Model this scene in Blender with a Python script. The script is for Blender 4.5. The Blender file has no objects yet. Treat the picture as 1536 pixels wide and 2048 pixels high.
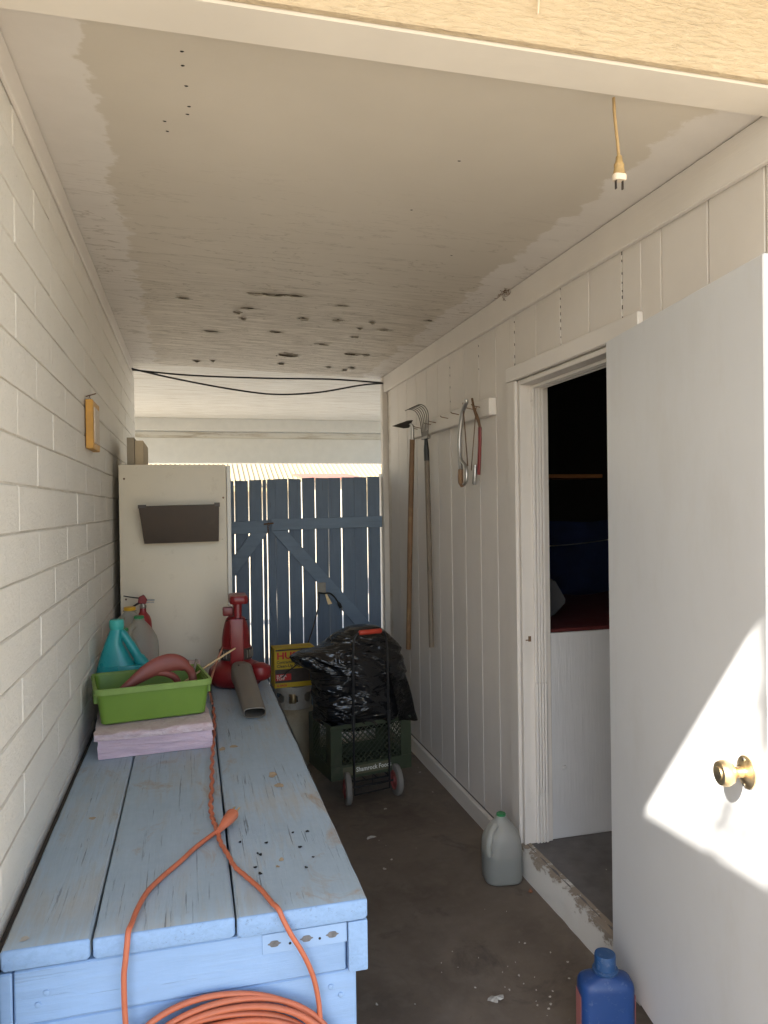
import bpy, bmesh, math, random
from mathutils import Vector, Matrix, noise as mnoise
R = math.radians
rng = random.Random(7)

# ------------------------------------------------------------------ camera, world, sun, exposure
sc = bpy.context.scene
CAM_Z = 1.55
def cam_basis(yaw, pitch, roll):
    y, p, r = R(yaw), R(pitch), R(roll)
    fw = Vector((math.sin(y)*math.cos(p), math.cos(y)*math.cos(p), math.sin(p)))
    rt = Vector((math.cos(y), -math.sin(y), 0)); up = rt.cross(fw)
    return fw, rt*math.cos(r)-up*math.sin(r), rt*math.sin(r)+up*math.cos(r)
fw, rt, up = cam_basis(14.6, -.43, .8)
cam_d = bpy.data.cameras.new('Camera'); cam = bpy.data.objects.new('Camera', cam_d)
sc.collection.objects.link(cam); sc.camera = cam
cam_d.sensor_fit = 'AUTO'; cam_d.sensor_width = 36; cam_d.lens = 1480/2048*36
cam_d.clip_start = .02; cam_d.clip_end = 2000
m = Matrix.Identity(4)
for i in range(3): m[i][0], m[i][1], m[i][2] = rt[i], up[i], -fw[i]
m[2][3] = CAM_Z
cam.matrix_world = m

SUN = Vector((1.0, .80, -.92)).normalized()          # the way the light travels
sun_d = bpy.data.lights.new('Sun', 'SUN'); sun = bpy.data.objects.new('Sun', sun_d)
sc.collection.objects.link(sun); sun.location = (-5, -4, 6)
sun_d.energy = 5.0; sun_d.angle = R(.53); sun_d.color = (1, .94, .835)
sun.rotation_euler = SUN.to_track_quat('-Z', 'Y').to_euler()
w = bpy.data.worlds.new('World'); sc.world = w; w.use_nodes = True
nt = w.node_tree; bg = nt.nodes['Background']
sky = nt.nodes.new('ShaderNodeTexSky'); sky.sky_type = 'NISHITA'; sky.sun_disc = False
sky.sun_elevation = math.asin(-SUN.z); sky.sun_rotation = math.atan2(-SUN.x, -SUN.y)
sky.dust_density = 1.2
nt.links.new(sky.outputs[0], bg.inputs[0]); bg.inputs[1].default_value = .15
vs = sc.view_settings
vs.view_transform = 'Standard'; vs.look = 'None'; vs.gamma = 1; vs.use_curve_mapping = False
vs.exposure = 1.8
sc.cycles.max_bounces = 7; sc.cycles.diffuse_bounces = 6; sc.cycles.glossy_bounces = 4
sc.cycles.transmission_bounces = 8; sc.cycles.transparent_max_bounces = 8
sc.cycles.use_denoising = True

# ------------------------------------------------------------------ helpers
COL = sc.collection
def link(o): COL.objects.link(o); return o
def thing(name, label, cat, loc=(0,0,0), rz=0, group=None):
    o = link(bpy.data.objects.new(name, None)); o.location = loc; o.rotation_euler = (0,0,rz)
    o.empty_display_size = .05
    o['label'] = label; o['category'] = cat
    if group: o['group'] = group
    return o
def tag(o, label, cat, group=None):
    o['label'] = label; o['category'] = cat
    if group: o['group'] = group
    return o
def mesh_of(bm, name, mats, smooth=None):
    me = bpy.data.meshes.new(name); bm.normal_update()
    if smooth is not None:
        for f in bm.faces: f.smooth = True
        for e in bm.edges:
            if len(e.link_faces) == 2 and e.calc_face_angle(0) > R(smooth): e.smooth = False
    bm.to_mesh(me); bm.free()
    for mt in (mats if isinstance(mats, (list, tuple)) else [mats]): me.materials.append(mt)
    return me
def part(name, bm, mats, parent=None, smooth=None, world=False, loc=None, label=None):
    """one mesh object; world=True: bm holds world coordinates of an unrotated thing"""
    if world and parent is not None:
        root = parent
        off = Vector((0,0,0))
        while root is not None: off += Vector(root.location); root = root.parent
        bmesh.ops.translate(bm, verts=bm.verts, vec=-off)
    me = bm if isinstance(bm, bpy.types.Mesh) else mesh_of(bm, name, mats, smooth)
    o = link(bpy.data.objects.new(name, me))
    if parent is not None: o.parent = parent
    if loc is not None: o.location = loc
    if label: o['label'] = label
    return o
def struct(name, bm, mats, smooth=None, parent=None):
    o = part(name, bm, mats, parent, smooth)
    if parent is None: o['kind'] = 'structure'
    return o
def BM(): return bmesh.new()
def box(bm, x0, x1, y0, y1, z0, z1, bev=0, seg=1, mi=0):
    M = Matrix.Translation(((x0+x1)/2, (y0+y1)/2, (z0+z1)/2)) @ Matrix.Diagonal((x1-x0, y1-y0, z1-z0, 1))
    r = bmesh.ops.create_cube(bm, size=1, matrix=M)
    vs_ = r['verts']
    if bev:
        es = list({e for v in vs_ for e in v.link_edges})
        rr = bmesh.ops.bevel(bm, geom=es, offset=bev, segments=seg, affect='EDGES', profile=.6)
        vs_ = list({v for f in rr['faces'] for v in f.verts} | {v for v in vs_ if v.is_valid})
    fs = {f for v in vs_ if v.is_valid for f in v.link_faces}
    for f in fs: f.material_index = mi
    return vs_
def xform(bm, verts, M):
    for v in verts: v.co = M @ v.co
def obox(bm, c, ax, half, bev=0, mi=0):
    """box with its own axes: c centre, ax = three unit vectors, half extents"""
    vs_ = box(bm, -half[0], half[0], -half[1], half[1], -half[2], half[2], bev, mi=mi)
    M = Matrix(((ax[0][0],ax[1][0],ax[2][0],c[0]),(ax[0][1],ax[1][1],ax[2][1],c[1]),(ax[0][2],ax[1][2],ax[2][2],c[2]),(0,0,0,1)))
    vs_ = [v for v in vs_ if v.is_valid]
    for v in set(vs_): v.co = M @ v.co
def tube(bm, pts, rad, n=8, caps=True, mi=0, flat=1.0):
    pts = [Vector(p) for p in pts]; N = len(pts)
    rads = rad if isinstance(rad, (list, tuple)) else [rad]*N
    t0 = (pts[1]-pts[0]).normalized()
    ref = Vector((0,0,1)) if abs(t0.z) < .9 else Vector((1,0,0))
    nrm = (ref - t0*ref.dot(t0)).normalized(); rings = []
    for i, p in enumerate(pts):
        t = (pts[min(i+1,N-1)]-pts[max(i-1,0)]).normalized()
        nrm = (nrm - t*nrm.dot(t)); nrm = nrm.normalized() if nrm.length > 1e-6 else ref
        b = t.cross(nrm)
        rings.append([bm.verts.new(p + (nrm*math.cos(a)*flat + b*math.sin(a))*rads[i]) for a in [2*math.pi*k/n for k in range(n)]])
    fs = []
    for a, b in zip(rings, rings[1:]):
        for k in range(n): fs.append(bm.faces.new((a[k], a[(k+1)%n], b[(k+1)%n], b[k])))
    if caps: fs.append(bm.faces.new(rings[0][::-1])); fs.append(bm.faces.new(rings[-1]))
    for f in fs: f.material_index = mi
    return rings
def spline(pts, k=6):
    P = [Vector(p) for p in pts]; out = []
    for i in range(len(P)-1):
        a, b, c, d = P[max(i-1,0)], P[i], P[i+1], P[min(i+2,len(P)-1)]
        for j in range(k):
            t = j/k
            out.append(.5*((2*b)+(c-a)*t+(2*a-5*b+4*c-d)*t*t+(3*b-3*c+d-a)*t**3))
    out.append(P[-1]); return out
def loft(bm, rings, cap0=True, cap1=True, mi=0):
    vr = [[bm.verts.new(p) for p in r] for r in rings]; n = len(vr[0]); fs = []
    for a, b in zip(vr, vr[1:]):
        for k in range(n): fs.append(bm.faces.new((a[k], a[(k+1)%n], b[(k+1)%n], b[k])))
    if cap0: fs.append(bm.faces.new(vr[0][::-1]))
    if cap1: fs.append(bm.faces.new(vr[-1]))
    for f in fs: f.material_index = mi
    return fs
def lathe(bm, prof, c=(0,0,0), n=24, mi=0, cap0=True, cap1=True):
    loft(bm, [[(c[0]+r*math.cos(2*math.pi*k/n), c[1]+r*math.sin(2*math.pi*k/n), c[2]+z) for k in range(n)] for r, z in prof], cap0, cap1, mi)
def rrect(w, d, r, z, n=5, cx=0, cy=0):
    """rounded-rectangle ring, w x d, corner radius r"""
    out = []
    for sx, sy, a0 in ((1,1,0),(-1,1,90),(-1,-1,180),(1,-1,270)):
        for k in range(n):
            a = R(a0+90*k/(n-1)); out.append((cx+sx*(w/2-r)+r*math.cos(a), cy+sy*(d/2-r)+r*math.sin(a), z))
    return out
def prism(bm, poly, axis, lo, hi, mi=0):
    """extrude a 2D polygon along axis 0/1/2"""
    def pt(a, b, t): return {0:(t,a,b), 1:(a,t,b), 2:(a,b,t)}[axis]
    A = [bm.verts.new(pt(a,b,lo)) for a, b in poly]; B = [bm.verts.new(pt(a,b,hi)) for a, b in poly]
    fs = [bm.faces.new(A[::-1]), bm.faces.new(B)]
    n = len(A)
    for k in range(n): fs.append(bm.faces.new((A[k], A[(k+1)%n], B[(k+1)%n], B[k])))
    for f in fs: f.material_index = mi
    bmesh.ops.recalc_face_normals(bm, faces=fs)
    return A+B
def text_part(name, txt, size, M, mat, parent, depth=.0004, bold=0, width=None):
    cu = bpy.data.curves.new(name, 'FONT'); cu.body = txt; cu.size = size; cu.extrude = depth; cu.offset = bold
    cu.resolution_u = 2
    tmp = bpy.data.objects.new(name, cu); link(tmp)
    dg = bpy.context.evaluated_depsgraph_get()
    me = bpy.data.meshes.new_from_object(tmp.evaluated_get(dg)); bpy.data.objects.remove(tmp)
    if width:
        xs = [v.co.x for v in me.vertices]; k = width/(max(xs)-min(xs)); me.transform(Matrix.Diagonal((k,1,1,1)))
    me.transform(M); me.materials.clear(); me.materials.append(mat)
    o = link(bpy.data.objects.new(name, me)); o.parent = parent
    return o

# ------------------------------------------------------------------ materials
def mat(name, col=(.5,.5,.5), rough=.6, metal=0, spec=.5):
    mt = bpy.data.materials.new(name); mt.use_nodes = True
    b = mt.node_tree.nodes['Principled BSDF']
    b.inputs['Base Color'].default_value = (*col, 1); b.inputs['Roughness'].default_value = rough
    b.inputs['Metallic'].default_value = metal; b.inputs['Specular IOR Level'].default_value = spec
    return mt
class NT:
    def __init__(s, mt):
        s.t = mt.node_tree; s.b = s.t.nodes['Principled BSDF']
    def n(s, k, **kw):
        nd = s.t.nodes.new(k)
        for a, v in kw.items(): setattr(nd, a, v)
        return nd
    def L(s, a, b): s.t.links.new(a, b)
    def coords(s, scale=(1,1,1), rand=True):
        tc = s.n('ShaderNodeTexCoord'); src = tc.outputs['Object']
        if rand:
            oi = s.n('ShaderNodeObjectInfo'); ma = s.n('ShaderNodeMath', operation='MULTIPLY'); ma.inputs[1].default_value = 37.
            s.L(oi.outputs['Random'], ma.inputs[0])
            va = s.n('ShaderNodeVectorMath', operation='ADD'); s.L(src, va.inputs[0]); s.L(ma.outputs[0], va.inputs[1]); src = va.outputs[0]
        mp = s.n('ShaderNodeMapping'); mp.inputs['Scale'].default_value = scale; s.L(src, mp.inputs[0])
        return mp.outputs[0]
    def noise(s, vec, scale, detail=4, rough=.55, dist=0):
        nd = s.n('ShaderNodeTexNoise'); nd.inputs['Scale'].default_value = scale; nd.inputs['Detail'].default_value = detail
        nd.inputs['Roughness'].default_value = rough; nd.inputs['Distortion'].default_value = dist
        s.L(vec, nd.inputs['Vector']); return nd.outputs['Fac']
    def ramp(s, fac, stops, interp='LINEAR'):
        r = s.n('ShaderNodeValToRGB'); r.color_ramp.interpolation = interp; e = r.color_ramp.elements
        while len(e) < len(stops): e.new(.5)
        for el, (p, c) in zip(e, stops):
            el.position = p; el.color = (*c, 1) if isinstance(c, (tuple, list)) else (c, c, c, 1)
        s.L(fac, r.inputs[0]); return r.outputs[0]
    def mix(s, fac, a, b, mode='MIX'):
        m_ = s.n('ShaderNodeMix', data_type='RGBA', blend_type=mode)
        for sock, v in ((m_.inputs[0], fac), (m_.inputs[6], a), (m_.inputs[7], b)):
            if hasattr(v, 'is_output'): s.L(v, sock)
            elif isinstance(v, (tuple, list)): sock.default_value = (*v, 1)
            else: sock.default_value = v
        return m_.outputs[2]
    def math(s, op, a, b=None, clamp=False):
        m_ = s.n('ShaderNodeMath', operation=op, use_clamp=clamp)
        for sock, v in zip(m_.inputs, (a, b)):
            if v is None: continue
            if hasattr(v, 'is_output'): s.L(v, sock)
            else: sock.default_value = v
        return m_.outputs[0]
    def bump(s, h, strength=.3, dist=.002, prev=None):
        b = s.n('ShaderNodeBump'); b.inputs['Strength'].default_value = strength; b.inputs['Distance'].default_value = dist
        s.L(h, b.inputs['Height'])
        if prev is not None: s.L(prev, b.inputs['Normal'])
        s.L(b.outputs[0], s.b.inputs['Normal']); return b.outputs[0]
    def color(s, c): s.L(c, s.b.inputs['Base Color'])
    def rough(s, c): s.L(c, s.b.inputs['Roughness'])

def painted_wood(name, col, dirt=(.3,.26,.2), grain=(6,6,60), rough=.55, wear=.62, bump=.35, crack=.0, vary=.06, dist=.002):
    """painted timber; grain = mapping scale, small along the fibre"""
    mt = mat(name, col, rough); k = NT(mt); v = k.coords(grain); g = k.noise(v, 3, 6, .65, .4)
    v2 = k.coords((1,1,1)); big = k.noise(v2, 2.3, 4, .6); fine = k.noise(v2, 40, 3)
    c = k.mix(k.ramp(big, [(.3, 0.), (.75, 1.)]), tuple(x*(1-vary) for x in col), tuple(min(1, x*(1+vary)) for x in col))
    d = k.math('MULTIPLY', k.ramp(g, [(wear, 0.), (min(.99, wear+.12), 1.)]), k.ramp(fine, [(.4, .2), (.65, 1.)]))
    c = k.mix(k.math('MULTIPLY', d, .55), c, dirt)
    k.color(c); n1 = k.bump(g, bump, dist); k.bump(fine, .08, .001, n1)
    return mt
def plain(name, col, rough=.5, metal=0, vary=.12, scale=12, bump=.05, dirt=None, spec=.5, dscale=5, dlo=.55):
    mt = mat(name, col, rough, metal, spec); k = NT(mt); v = k.coords(); n_ = k.noise(v, scale, 5, .6)
    c = k.mix(k.ramp(n_, [(.25, 0.), (.8, 1.)]), tuple(x*(1-vary) for x in col), tuple(min(1, x*(1+vary)) for x in col))
    if dirt: c = k.mix(k.math('MULTIPLY', k.ramp(k.noise(v, dscale, 8, .7), [(dlo, 0.), (dlo+.2, 1.)]), .7), c, dirt)
    k.color(c); k.rough(k.ramp(n_, [(.2, max(.02, rough-.1)), (.9, min(1, rough+.12))]))
    if bump: k.bump(k.noise(v, scale*6, 3), bump, .002)
    return mt

# block wall paint: pitted faces, thick paint
M_block = mat('block_paint', (.74,.71,.66), .6); k = NT(M_block); v = k.coords()
pit = k.noise(v, 85, 5, .7); n2 = k.noise(v, 5, 4, .6); n3 = k.noise(v, 260, 2)
c = k.mix(k.ramp(n2, [(.3,0.),(.75,1.)]), (.775,.735,.665), (.81,.77,.70))
c = k.mix(k.math('MULTIPLY', k.ramp(pit, [(.62,0.),(.70,1.)]), .5), c, (.42,.37,.30)); k.color(c)
lump = k.noise(v, 24, 4, .6); nb = k.bump(lump, .5, .006); nb = k.bump(pit, .9, .007, nb); k.bump(n3, .3, .002, nb)
M_mortar = mat('mortar_paint', (.60,.54,.45), .75); k = NT(M_mortar); v = k.coords(rand=False)
n1 = k.noise(v, 9, 5, .65); c = k.mix(k.ramp(n1, [(.35,0.),(.65,1.)]), (.58,.52,.44), (.74,.70,.63)); k.color(c)
k.bump(k.noise(v, 60, 4), .5, .003)
M_white = painted_wood('white_siding_paint', (.68,.635,.585), grain=(9,9,1.2), wear=.70, bump=.45)
M_whiteY = painted_wood('white_trim_paint', (.70,.655,.60), grain=(9,1.0,16), wear=.72, bump=.5)
M_whiteX = painted_wood('white_beam_paint', (.74,.685,.605), grain=(1.0,9,14), wear=.74, bump=.4)
M_whitefresh = painted_wood('white_gloss_paint', (.73,.69,.645), grain=(9,9,1.2), wear=.78, bump=.15, rough=.4, vary=.03)
M_jamb = painted_wood('chipped_jamb_paint', (.68,.635,.585), dirt=(.36,.31,.24), grain=(12,12,1.6), wear=.60, bump=.5, rough=.5)
M_gap = mat('dark_gap', (.02,.017,.014), .9)
# fascia: rough sawn tan boards
M_fascia = mat('rough_sawn_tan', (.55,.42,.26), .8); k = NT(M_fascia); v = k.coords((7,12,30), rand=False)
g = k.noise(v, 4, 4, .6, .6); k.color(k.mix(k.ramp(g,[(.3,0.),(.7,1.)]), (.53,.415,.27), (.62,.50,.345))); vv = k.noise(k.coords(rand=False), 3, 4, .6); k.bump(k.math('MULTIPLY', g, k.ramp(vv,[(.3,.35),(.7,1.)])), .9, .011)

# ceiling: old tan paint, lighter cut-in along both walls, weathered and flaking at the far end
M_ceil = mat('ceiling_paint', (.6,.55,.44), .6); k = NT(M_ceil)
v = k.coords((1,1,1), rand=False); sp = k.n('ShaderNodeSeparateXYZ'); k.L(v, sp.inputs[0]); X_, Y_ = sp.outputs[0], sp.outputs[1]
vg = k.coords((1.1,13,1), rand=False); gr = k.noise(vg, 4, 7, .68, .5); br = k.noise(k.coords((2.6,3.4,1), rand=False), 2.4, 7, .62)
ed = k.math('MULTIPLY', k.math('SUBTRACT', br, .5), .22)
lft = k.math('ADD', X_, ed); rgt = k.math('ADD', X_, ed)
def sstep(x, a, b):
    mr_ = k.n('ShaderNodeMapRange', interpolation_type='SMOOTHSTEP'); mr_.inputs[1].default_value = a; mr_.inputs[2].default_value = b; k.L(x, mr_.inputs[0]); return mr_.outputs[0]
bandL = sstep(lft, -.192, -.212); bandR = sstep(rgt, 1.175, 1.195)
band = k.math('ADD', bandL, bandR, True)
big = k.noise(v, 1.6, 4, .6)
base = k.mix(k.ramp(big,[(.3,0.),(.7,1.)]), (.565,.51,.43), (.625,.565,.48))
base = k.mix(band, base, k.mix(k.ramp(br,[(.3,0.),(.7,1.)]), (.675,.63,.58), (.72,.675,.625)))
far = k.n('ShaderNodeMapRange'); far.inputs[1].default_value = 2.7; far.inputs[2].default_value = 4.2; k.L(Y_, far.inputs[0]); farv = far.outputs[0]
streak = k.ramp(gr, [(.36,0.),(.62,1.)])
wood = k.mix(streak, (.36,.30,.225), (.78,.71,.61))
c = k.mix(k.math('MULTIPLY', k.math('MULTIPLY', farv, .75), k.math('SUBTRACT', 1, k.math('MULTIPLY', band, .75))), base, wood)
cr = k.ramp(k.noise(k.coords((2.2,26,1), rand=False), 3.1, 8, .75, 1.2), [(.60,0.),(.66,1.)])
spot = k.ramp(k.noise(k.coords((2.3,6.5,1), rand=False), 2.6, 5, .62), [(.61,0.),(.66,1.)])
pk = k.n('ShaderNodeMapRange'); pk.inputs[1].default_value = 3.1; pk.inputs[2].default_value = 4.2; k.L(Y_, pk.inputs[0])
darkm = k.math('MULTIPLY', k.math('ADD', k.math('MULTIPLY', cr, .95), k.math('MULTIPLY', spot, .4), True), pk.outputs[0])
c = k.mix(darkm, c, (.20,.165,.12))
wav = k.n('ShaderNodeTexNoise'); wav.inputs['Scale'].default_value = 3.4; wav.inputs['Detail'].default_value = 6; wav.inputs['Distortion'].default_value = .6
k.L(k.coords((.9,5,1), rand=False), wav.inputs['Vector'])
line = k.ramp(k.math('ABSOLUTE', k.math('SUBTRACT', wav.outputs['Fac'], .5)), [(.0,1.),(.011,0.)])
mid = k.n('ShaderNodeMapRange'); mid.inputs[1].default_value = 2.0; mid.inputs[2].default_value = 3.0; k.L(Y_, mid.inputs[0])
c = k.mix(k.math('MULTIPLY', k.math('MULTIPLY', line, mid.outputs[0]), .7), c, (.24,.19,.13))
k.color(c)
hb = k.math('ADD', k.math('MULTIPLY', gr, k.math('ADD', farv, .10)), k.math('MULTIPLY', k.math('SUBTRACT', 0, darkm), .8))
hb = k.math('SUBTRACT', hb, k.math('MULTIPLY', line, k.math('MULTIPLY', mid.outputs[0], .3)))
nb = k.bump(hb, .6, .007); k.bump(k.noise(v, 70, 3), .12, .002, nb)
M_flake = plain('peeling_paint', (.60,.55,.45), .7, vary=.2, scale=20)
M_rot2 = plain('bare_grey_wood', (.33,.28,.215), .9, vary=.3, scale=40, bump=.4)
M_rot = plain('bare_rotten_wood', (.17,.135,.095), .9, vary=.4, scale=40, bump=.5)
# far canopy boards
M_far = mat('weathered_white_boards', (.78,.74,.66), .7); k = NT(M_far); g = k.noise(k.coords((.7,14,8), rand=False), 4, 7, .7, .4)
c = k.mix(k.ramp(g,[(.34,0.),(.52,1.)]), (.50,.43,.33), (.80,.765,.69)); k.color(c); k.bump(g, .5, .005)
M_farwhite = plain('canopy_white', (.80,.78,.72), .6, vary=.05)
# concrete
M_floor = mat('stained_concrete', (.12,.10,.085), .75); k = NT(M_floor); v = k.coords(rand=False)
a_ = k.noise(v, 1.7, 6, .62, .3); b_ = k.noise(v, 14, 5, .6); s_ = k.noise(v, 70, 3, .6)
c = k.mix(k.ramp(a_,[(.3,0.),(.72,1.)]), (.09,.067,.05), (.205,.165,.127))
c = k.mix(k.math('MULTIPLY', k.ramp(b_,[(.50,0.),(.72,1.)]), .6), c, (.21,.175,.14))
c = k.mix(k.math('MULTIPLY', k.ramp(s_,[(.70,0.),(.74,1.)]), .35), c, (.30,.27,.235))
c = k.mix(k.math('MULTIPLY', k.ramp(k.noise(v, 3.4, 7, .7, .6),[(.56,0.),(.70,1.)]), .7), c, (.05,.038,.03)); k.color(c); k.rough(k.ramp(b_,[(.2,.45),(.8,.8)])); nb = k.bump(s_, .25, .002); k.bump(b_, .2, .004, nb)
M_ground = mat('sandy_concrete_ground', (.42,.36,.28), .9); k = NT(M_ground); v = k.coords(rand=False)
k.color(k.mix(k.ramp(k.noise(v, 2, 8, .65),[(.3,0.),(.7,1.)]), (.465,.403,.31), (.56,.495,.395))); k.bump(k.noise(v, 50, 5), .5, .01)
M_step = mat('step_concrete', (.16,.15,.15), .8); k = NT(M_step); v = k.coords(rand=False)
k.color(k.mix(k.ramp(k.noise(v, 9, 6, .65),[(.3,0.),(.7,1.)]), (.12,.112,.11), (.19,.18,.178))); k.bump(k.noise(v, 60, 4), .4, .003)
M_riser = mat('worn_white_riser', (.66,.63,.57), .8); k = NT(M_riser); v = k.coords((1,1.4,3), rand=False); n_ = k.noise(v, 7, 8, .75)
spz = k.n('ShaderNodeSeparateXYZ'); k.L(k.coords(rand=False), spz.inputs[0])
e_ = k.n('ShaderNodeMapRange'); e_.inputs[1].default_value = .06; e_.inputs[2].default_value = .118; e_.inputs[3].default_value = -.16; e_.inputs[4].default_value = .14; k.L(spz.outputs[2], e_.inputs[0])
wm = k.ramp(k.math('ADD', n_, e_.outputs[0]), [(.54,0.),(.60,1.)])
k.color(k.mix(wm, (.64,.62,.58), (.30,.25,.20))); k.bump(k.math('SUBTRACT', n_, k.math('MULTIPLY', wm, .5)), .8, .006)
# blues
def blue_wood(name, col, grain, worn, amount, crack=1., stain=0.):
    mt = mat(name, col, .6); k = NT(mt); g = k.noise(k.coords(grain), 3.2, 7, .7, .5); v = k.coords()
    big = k.noise(v, 3.2, 6, .65); fine = k.noise(v, 55, 4, .6)
    c = k.mix(k.ramp(big,[(.3,0.),(.7,1.)]), tuple(x*.90 for x in col), tuple(min(1,x*1.08) for x in col))
    c = k.mix(k.math('MULTIPLY', k.ramp(k.math('ADD', k.math('MULTIPLY', big, .55), k.math('MULTIPLY', g, .5)), [(.52,0.),(.72,1.)]), amount), c, worn)
    c = k.mix(k.math('MULTIPLY', k.ramp(g,[(.42,0.),(.66,1.)]), .20), c, tuple(x*.62 for x in col))
    chip_ = k.ramp(k.noise(v, 34, 6, .72), [(.665,0.),(.70,1.)]); c = k.mix(k.math('MULTIPLY', chip_, .5*max(stain,.25)), c, (.40,.34,.26))
    gs = tuple(a*(2.8 if a > 5 else 1.15) for a in grain)
    ck = k.ramp(k.noise(k.coords(gs), 3.0, 5, .6, .6), [(.615,0.),(.65,1.)])
    ck = k.math('MULTIPLY', k.math('MULTIPLY', ck, k.ramp(k.noise(v, 6, 3),[(.42,0.),(.58,1.)])), crack)
    st = k.math('MULTIPLY', k.ramp(k.noise(k.coords((2.2,1.1,1)), 3.3, 7, .7, .9), [(.575,0.),(.70,1.)]), stain)
    c = k.mix(st, c, (.33,.22,.12))
    c = k.mix(k.math('MULTIPLY', ck, .65), c, (.10,.105,.11)); k.color(c)
    k.rough(k.ramp(fine,[(.3,.5),(.8,.75)]))
    n1 = k.bump(k.math('SUBTRACT', g, k.math('MULTIPLY', ck, 1.2)), .5, .003); k.bump(fine, .2, .0012, n1)
    return mt
M_blueTop = blue_wood('worn_blue_bench_top', (.345,.43,.505), (16,1.1,16), (.42,.385,.325), .85, 1., .75)
M_blueEnd = blue_wood('blue_end_grain', (.25,.39,.62), (22,22,30), (.21,.33,.53), .5, .55)
M_blueFront = blue_wood('blue_bench_board', (.255,.395,.63), (1.1,16,16), (.28,.40,.58), .4, .35)
M_blueGate = blue_wood('blue_gate_paint', (.165,.225,.315), (14,14,1.0), (.135,.175,.235), .5, .6)
M_blueRail = blue_wood('blue_rail_paint', (.205,.28,.385), (1.0,14,14), (.165,.22,.295), .5, .5)
# plastics, metals and so on
M_orange = plain('orange_cord', (.50,.135,.065), .5, vary=.12, scale=18, bump=.05, dirt=(.42,.15,.08))
M_orangeD = plain('dirty_orange_cord', (.42,.165,.095), .6, vary=.3, scale=30, dirt=(.22,.12,.08))
M_brass = plain('worn_brass', (.86,.66,.40), .38, 1, vary=.2, scale=40, bump=.03)
M_steel = plain('grey_steel', (.46,.45,.43), .42, 1, vary=.15, scale=30)
M_rust = plain('rusty_steel', (.20,.12,.07), .7, .4, vary=.5, scale=30)
M_oldsteel = plain('dull_old_steel', (.26,.245,.22), .5, .8, vary=.25, scale=40)
M_tine = plain('dark_spring_steel', (.07,.06,.05), .55, .3, vary=.3)
M_black = plain('black_rubber', (.018,.018,.018), .5, vary=.3)
M_blackmetal = plain('black_tube', (.02,.02,.022), .35, .3, vary=.3)
M_cab = plain('cream_enamel', (.70,.62,.485), .42, vary=.06, scale=3, bump=.02, dirt=(.44,.35,.24), dlo=.60, dscale=9)
M_cabedge = plain('white_enamel', (.74,.71,.64), .4, vary=.05)
M_brownplastic = plain('dark_brown_plastic', (.045,.026,.014), .42, vary=.3, scale=7, dirt=(.09,.06,.036), dlo=.58)
M_cardboard = plain('grey_brown_board', (.30,.25,.18), .8, vary=.15, scale=5)
M_dimcarton = plain('dark_grey_card', (.085,.085,.09), .8)
M_cardboard2 = plain('tan_board', (.52,.41,.27), .8, vary=.1)
M_ochre = plain('ochre_wood', (.55,.28,.05), .5, vary=.2, scale=20)
M_paper = plain('mottled_paper', (.68,.58,.47), .8, vary=.2, scale=60)
M_dark = plain('dark_brown_wood', (.05,.04,.033), .8, vary=.4)
M_green = plain('lime_plastic', (.15,.26,.032), .42, vary=.08, scale=6, bump=.03, dirt=(.30,.36,.14), dlo=.62)
M_greenRim = plain('dusty_lime_rim', (.20,.30,.07), .6, vary=.15)
M_pink = mat('pink_wrap', (.66,.48,.56), .5); k = NT(M_pink); g = k.noise(k.coords((2,3,16)), 3, 6, .7, 1.5)
k.color(k.mix(k.ramp(g,[(.3,0.),(.7,1.)]), (.66,.47,.55), (.73,.57,.65))); k.bump(g, .9, .012)
M_pinkE = mat('torn_pink_edge', (.62,.42,.45), .7); k = NT(M_pinkE); g = k.noise(k.coords((4,4,10)), 7, 6, .7, 1.)
k.color(k.mix(k.ramp(g,[(.3,0.),(.7,1.)]), (.60,.42,.44), (.76,.63,.65))); k.bump(g, .9, .01)
M_redtool = plain('faded_red_handle', (.21,.05,.038), .5, vary=.15, scale=10, dirt=(.40,.20,.15))
M_lath = plain('pale_lath', (.52,.36,.20), .7, vary=.15, scale=30)
M_red = plain('red_plastic', (.20,.010,.012), .36, vary=.12, scale=6, dirt=(.24,.07,.05), dlo=.6)
M_redD = plain('dark_red_plastic', (.17,.014,.014), .35, vary=.15)
M_noz = plain('grey_brown_tube', (.16,.14,.115), .5, vary=.12, scale=5, dirt=(.22,.18,.13))
M_teal = plain('teal_plastic', (.02,.30,.31), .3, vary=.08, scale=5, bump=.02)
M_tealcap = plain('teal_cap', (.05,.40,.36), .45, vary=.1)
M_navy = plain('navy_label', (.012,.05,.075), .4)
M_yellowcap = plain('yellow_cap', (.75,.40,.02), .4)
M_greencap = plain('green_cap', (.03,.22,.075), .4)
M_extred = plain('extinguisher_red', (.30,.03,.03), .35, vary=.12)
def jug_mat(name, col, alpha=.35):
    mt = mat(name, col, .35); t = mt.node_tree; b = t.nodes['Principled BSDF']; out = t.nodes['Material Output']
    tl = t.nodes.new('ShaderNodeBsdfTranslucent'); tl.inputs[0].default_value = (*col, 1)
    tr = t.nodes.new('ShaderNodeBsdfTransparent'); tr.inputs[0].default_value = (.95,.95,.92,1)
    m1 = t.nodes.new('ShaderNodeMixShader'); m1.inputs[0].default_value = .4
    m2 = t.nodes.new('ShaderNodeMixShader'); m2.inputs[0].default_value = alpha
    t.links.new(b.outputs[0], m1.inputs[1]); t.links.new(tl.outputs[0], m1.inputs[2])
    t.links.new(m1.outputs[0], m2.inputs[1]); t.links.new(tr.outputs[0], m2.inputs[2]); t.links.new(m2.outputs[0], out.inputs[0])
    return mt
M_jug = jug_mat('milky_plastic', (.60,.58,.52), .55)
M_jugw = jug_mat('milky_plastic_cool', (.74,.74,.70), .5)
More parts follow.
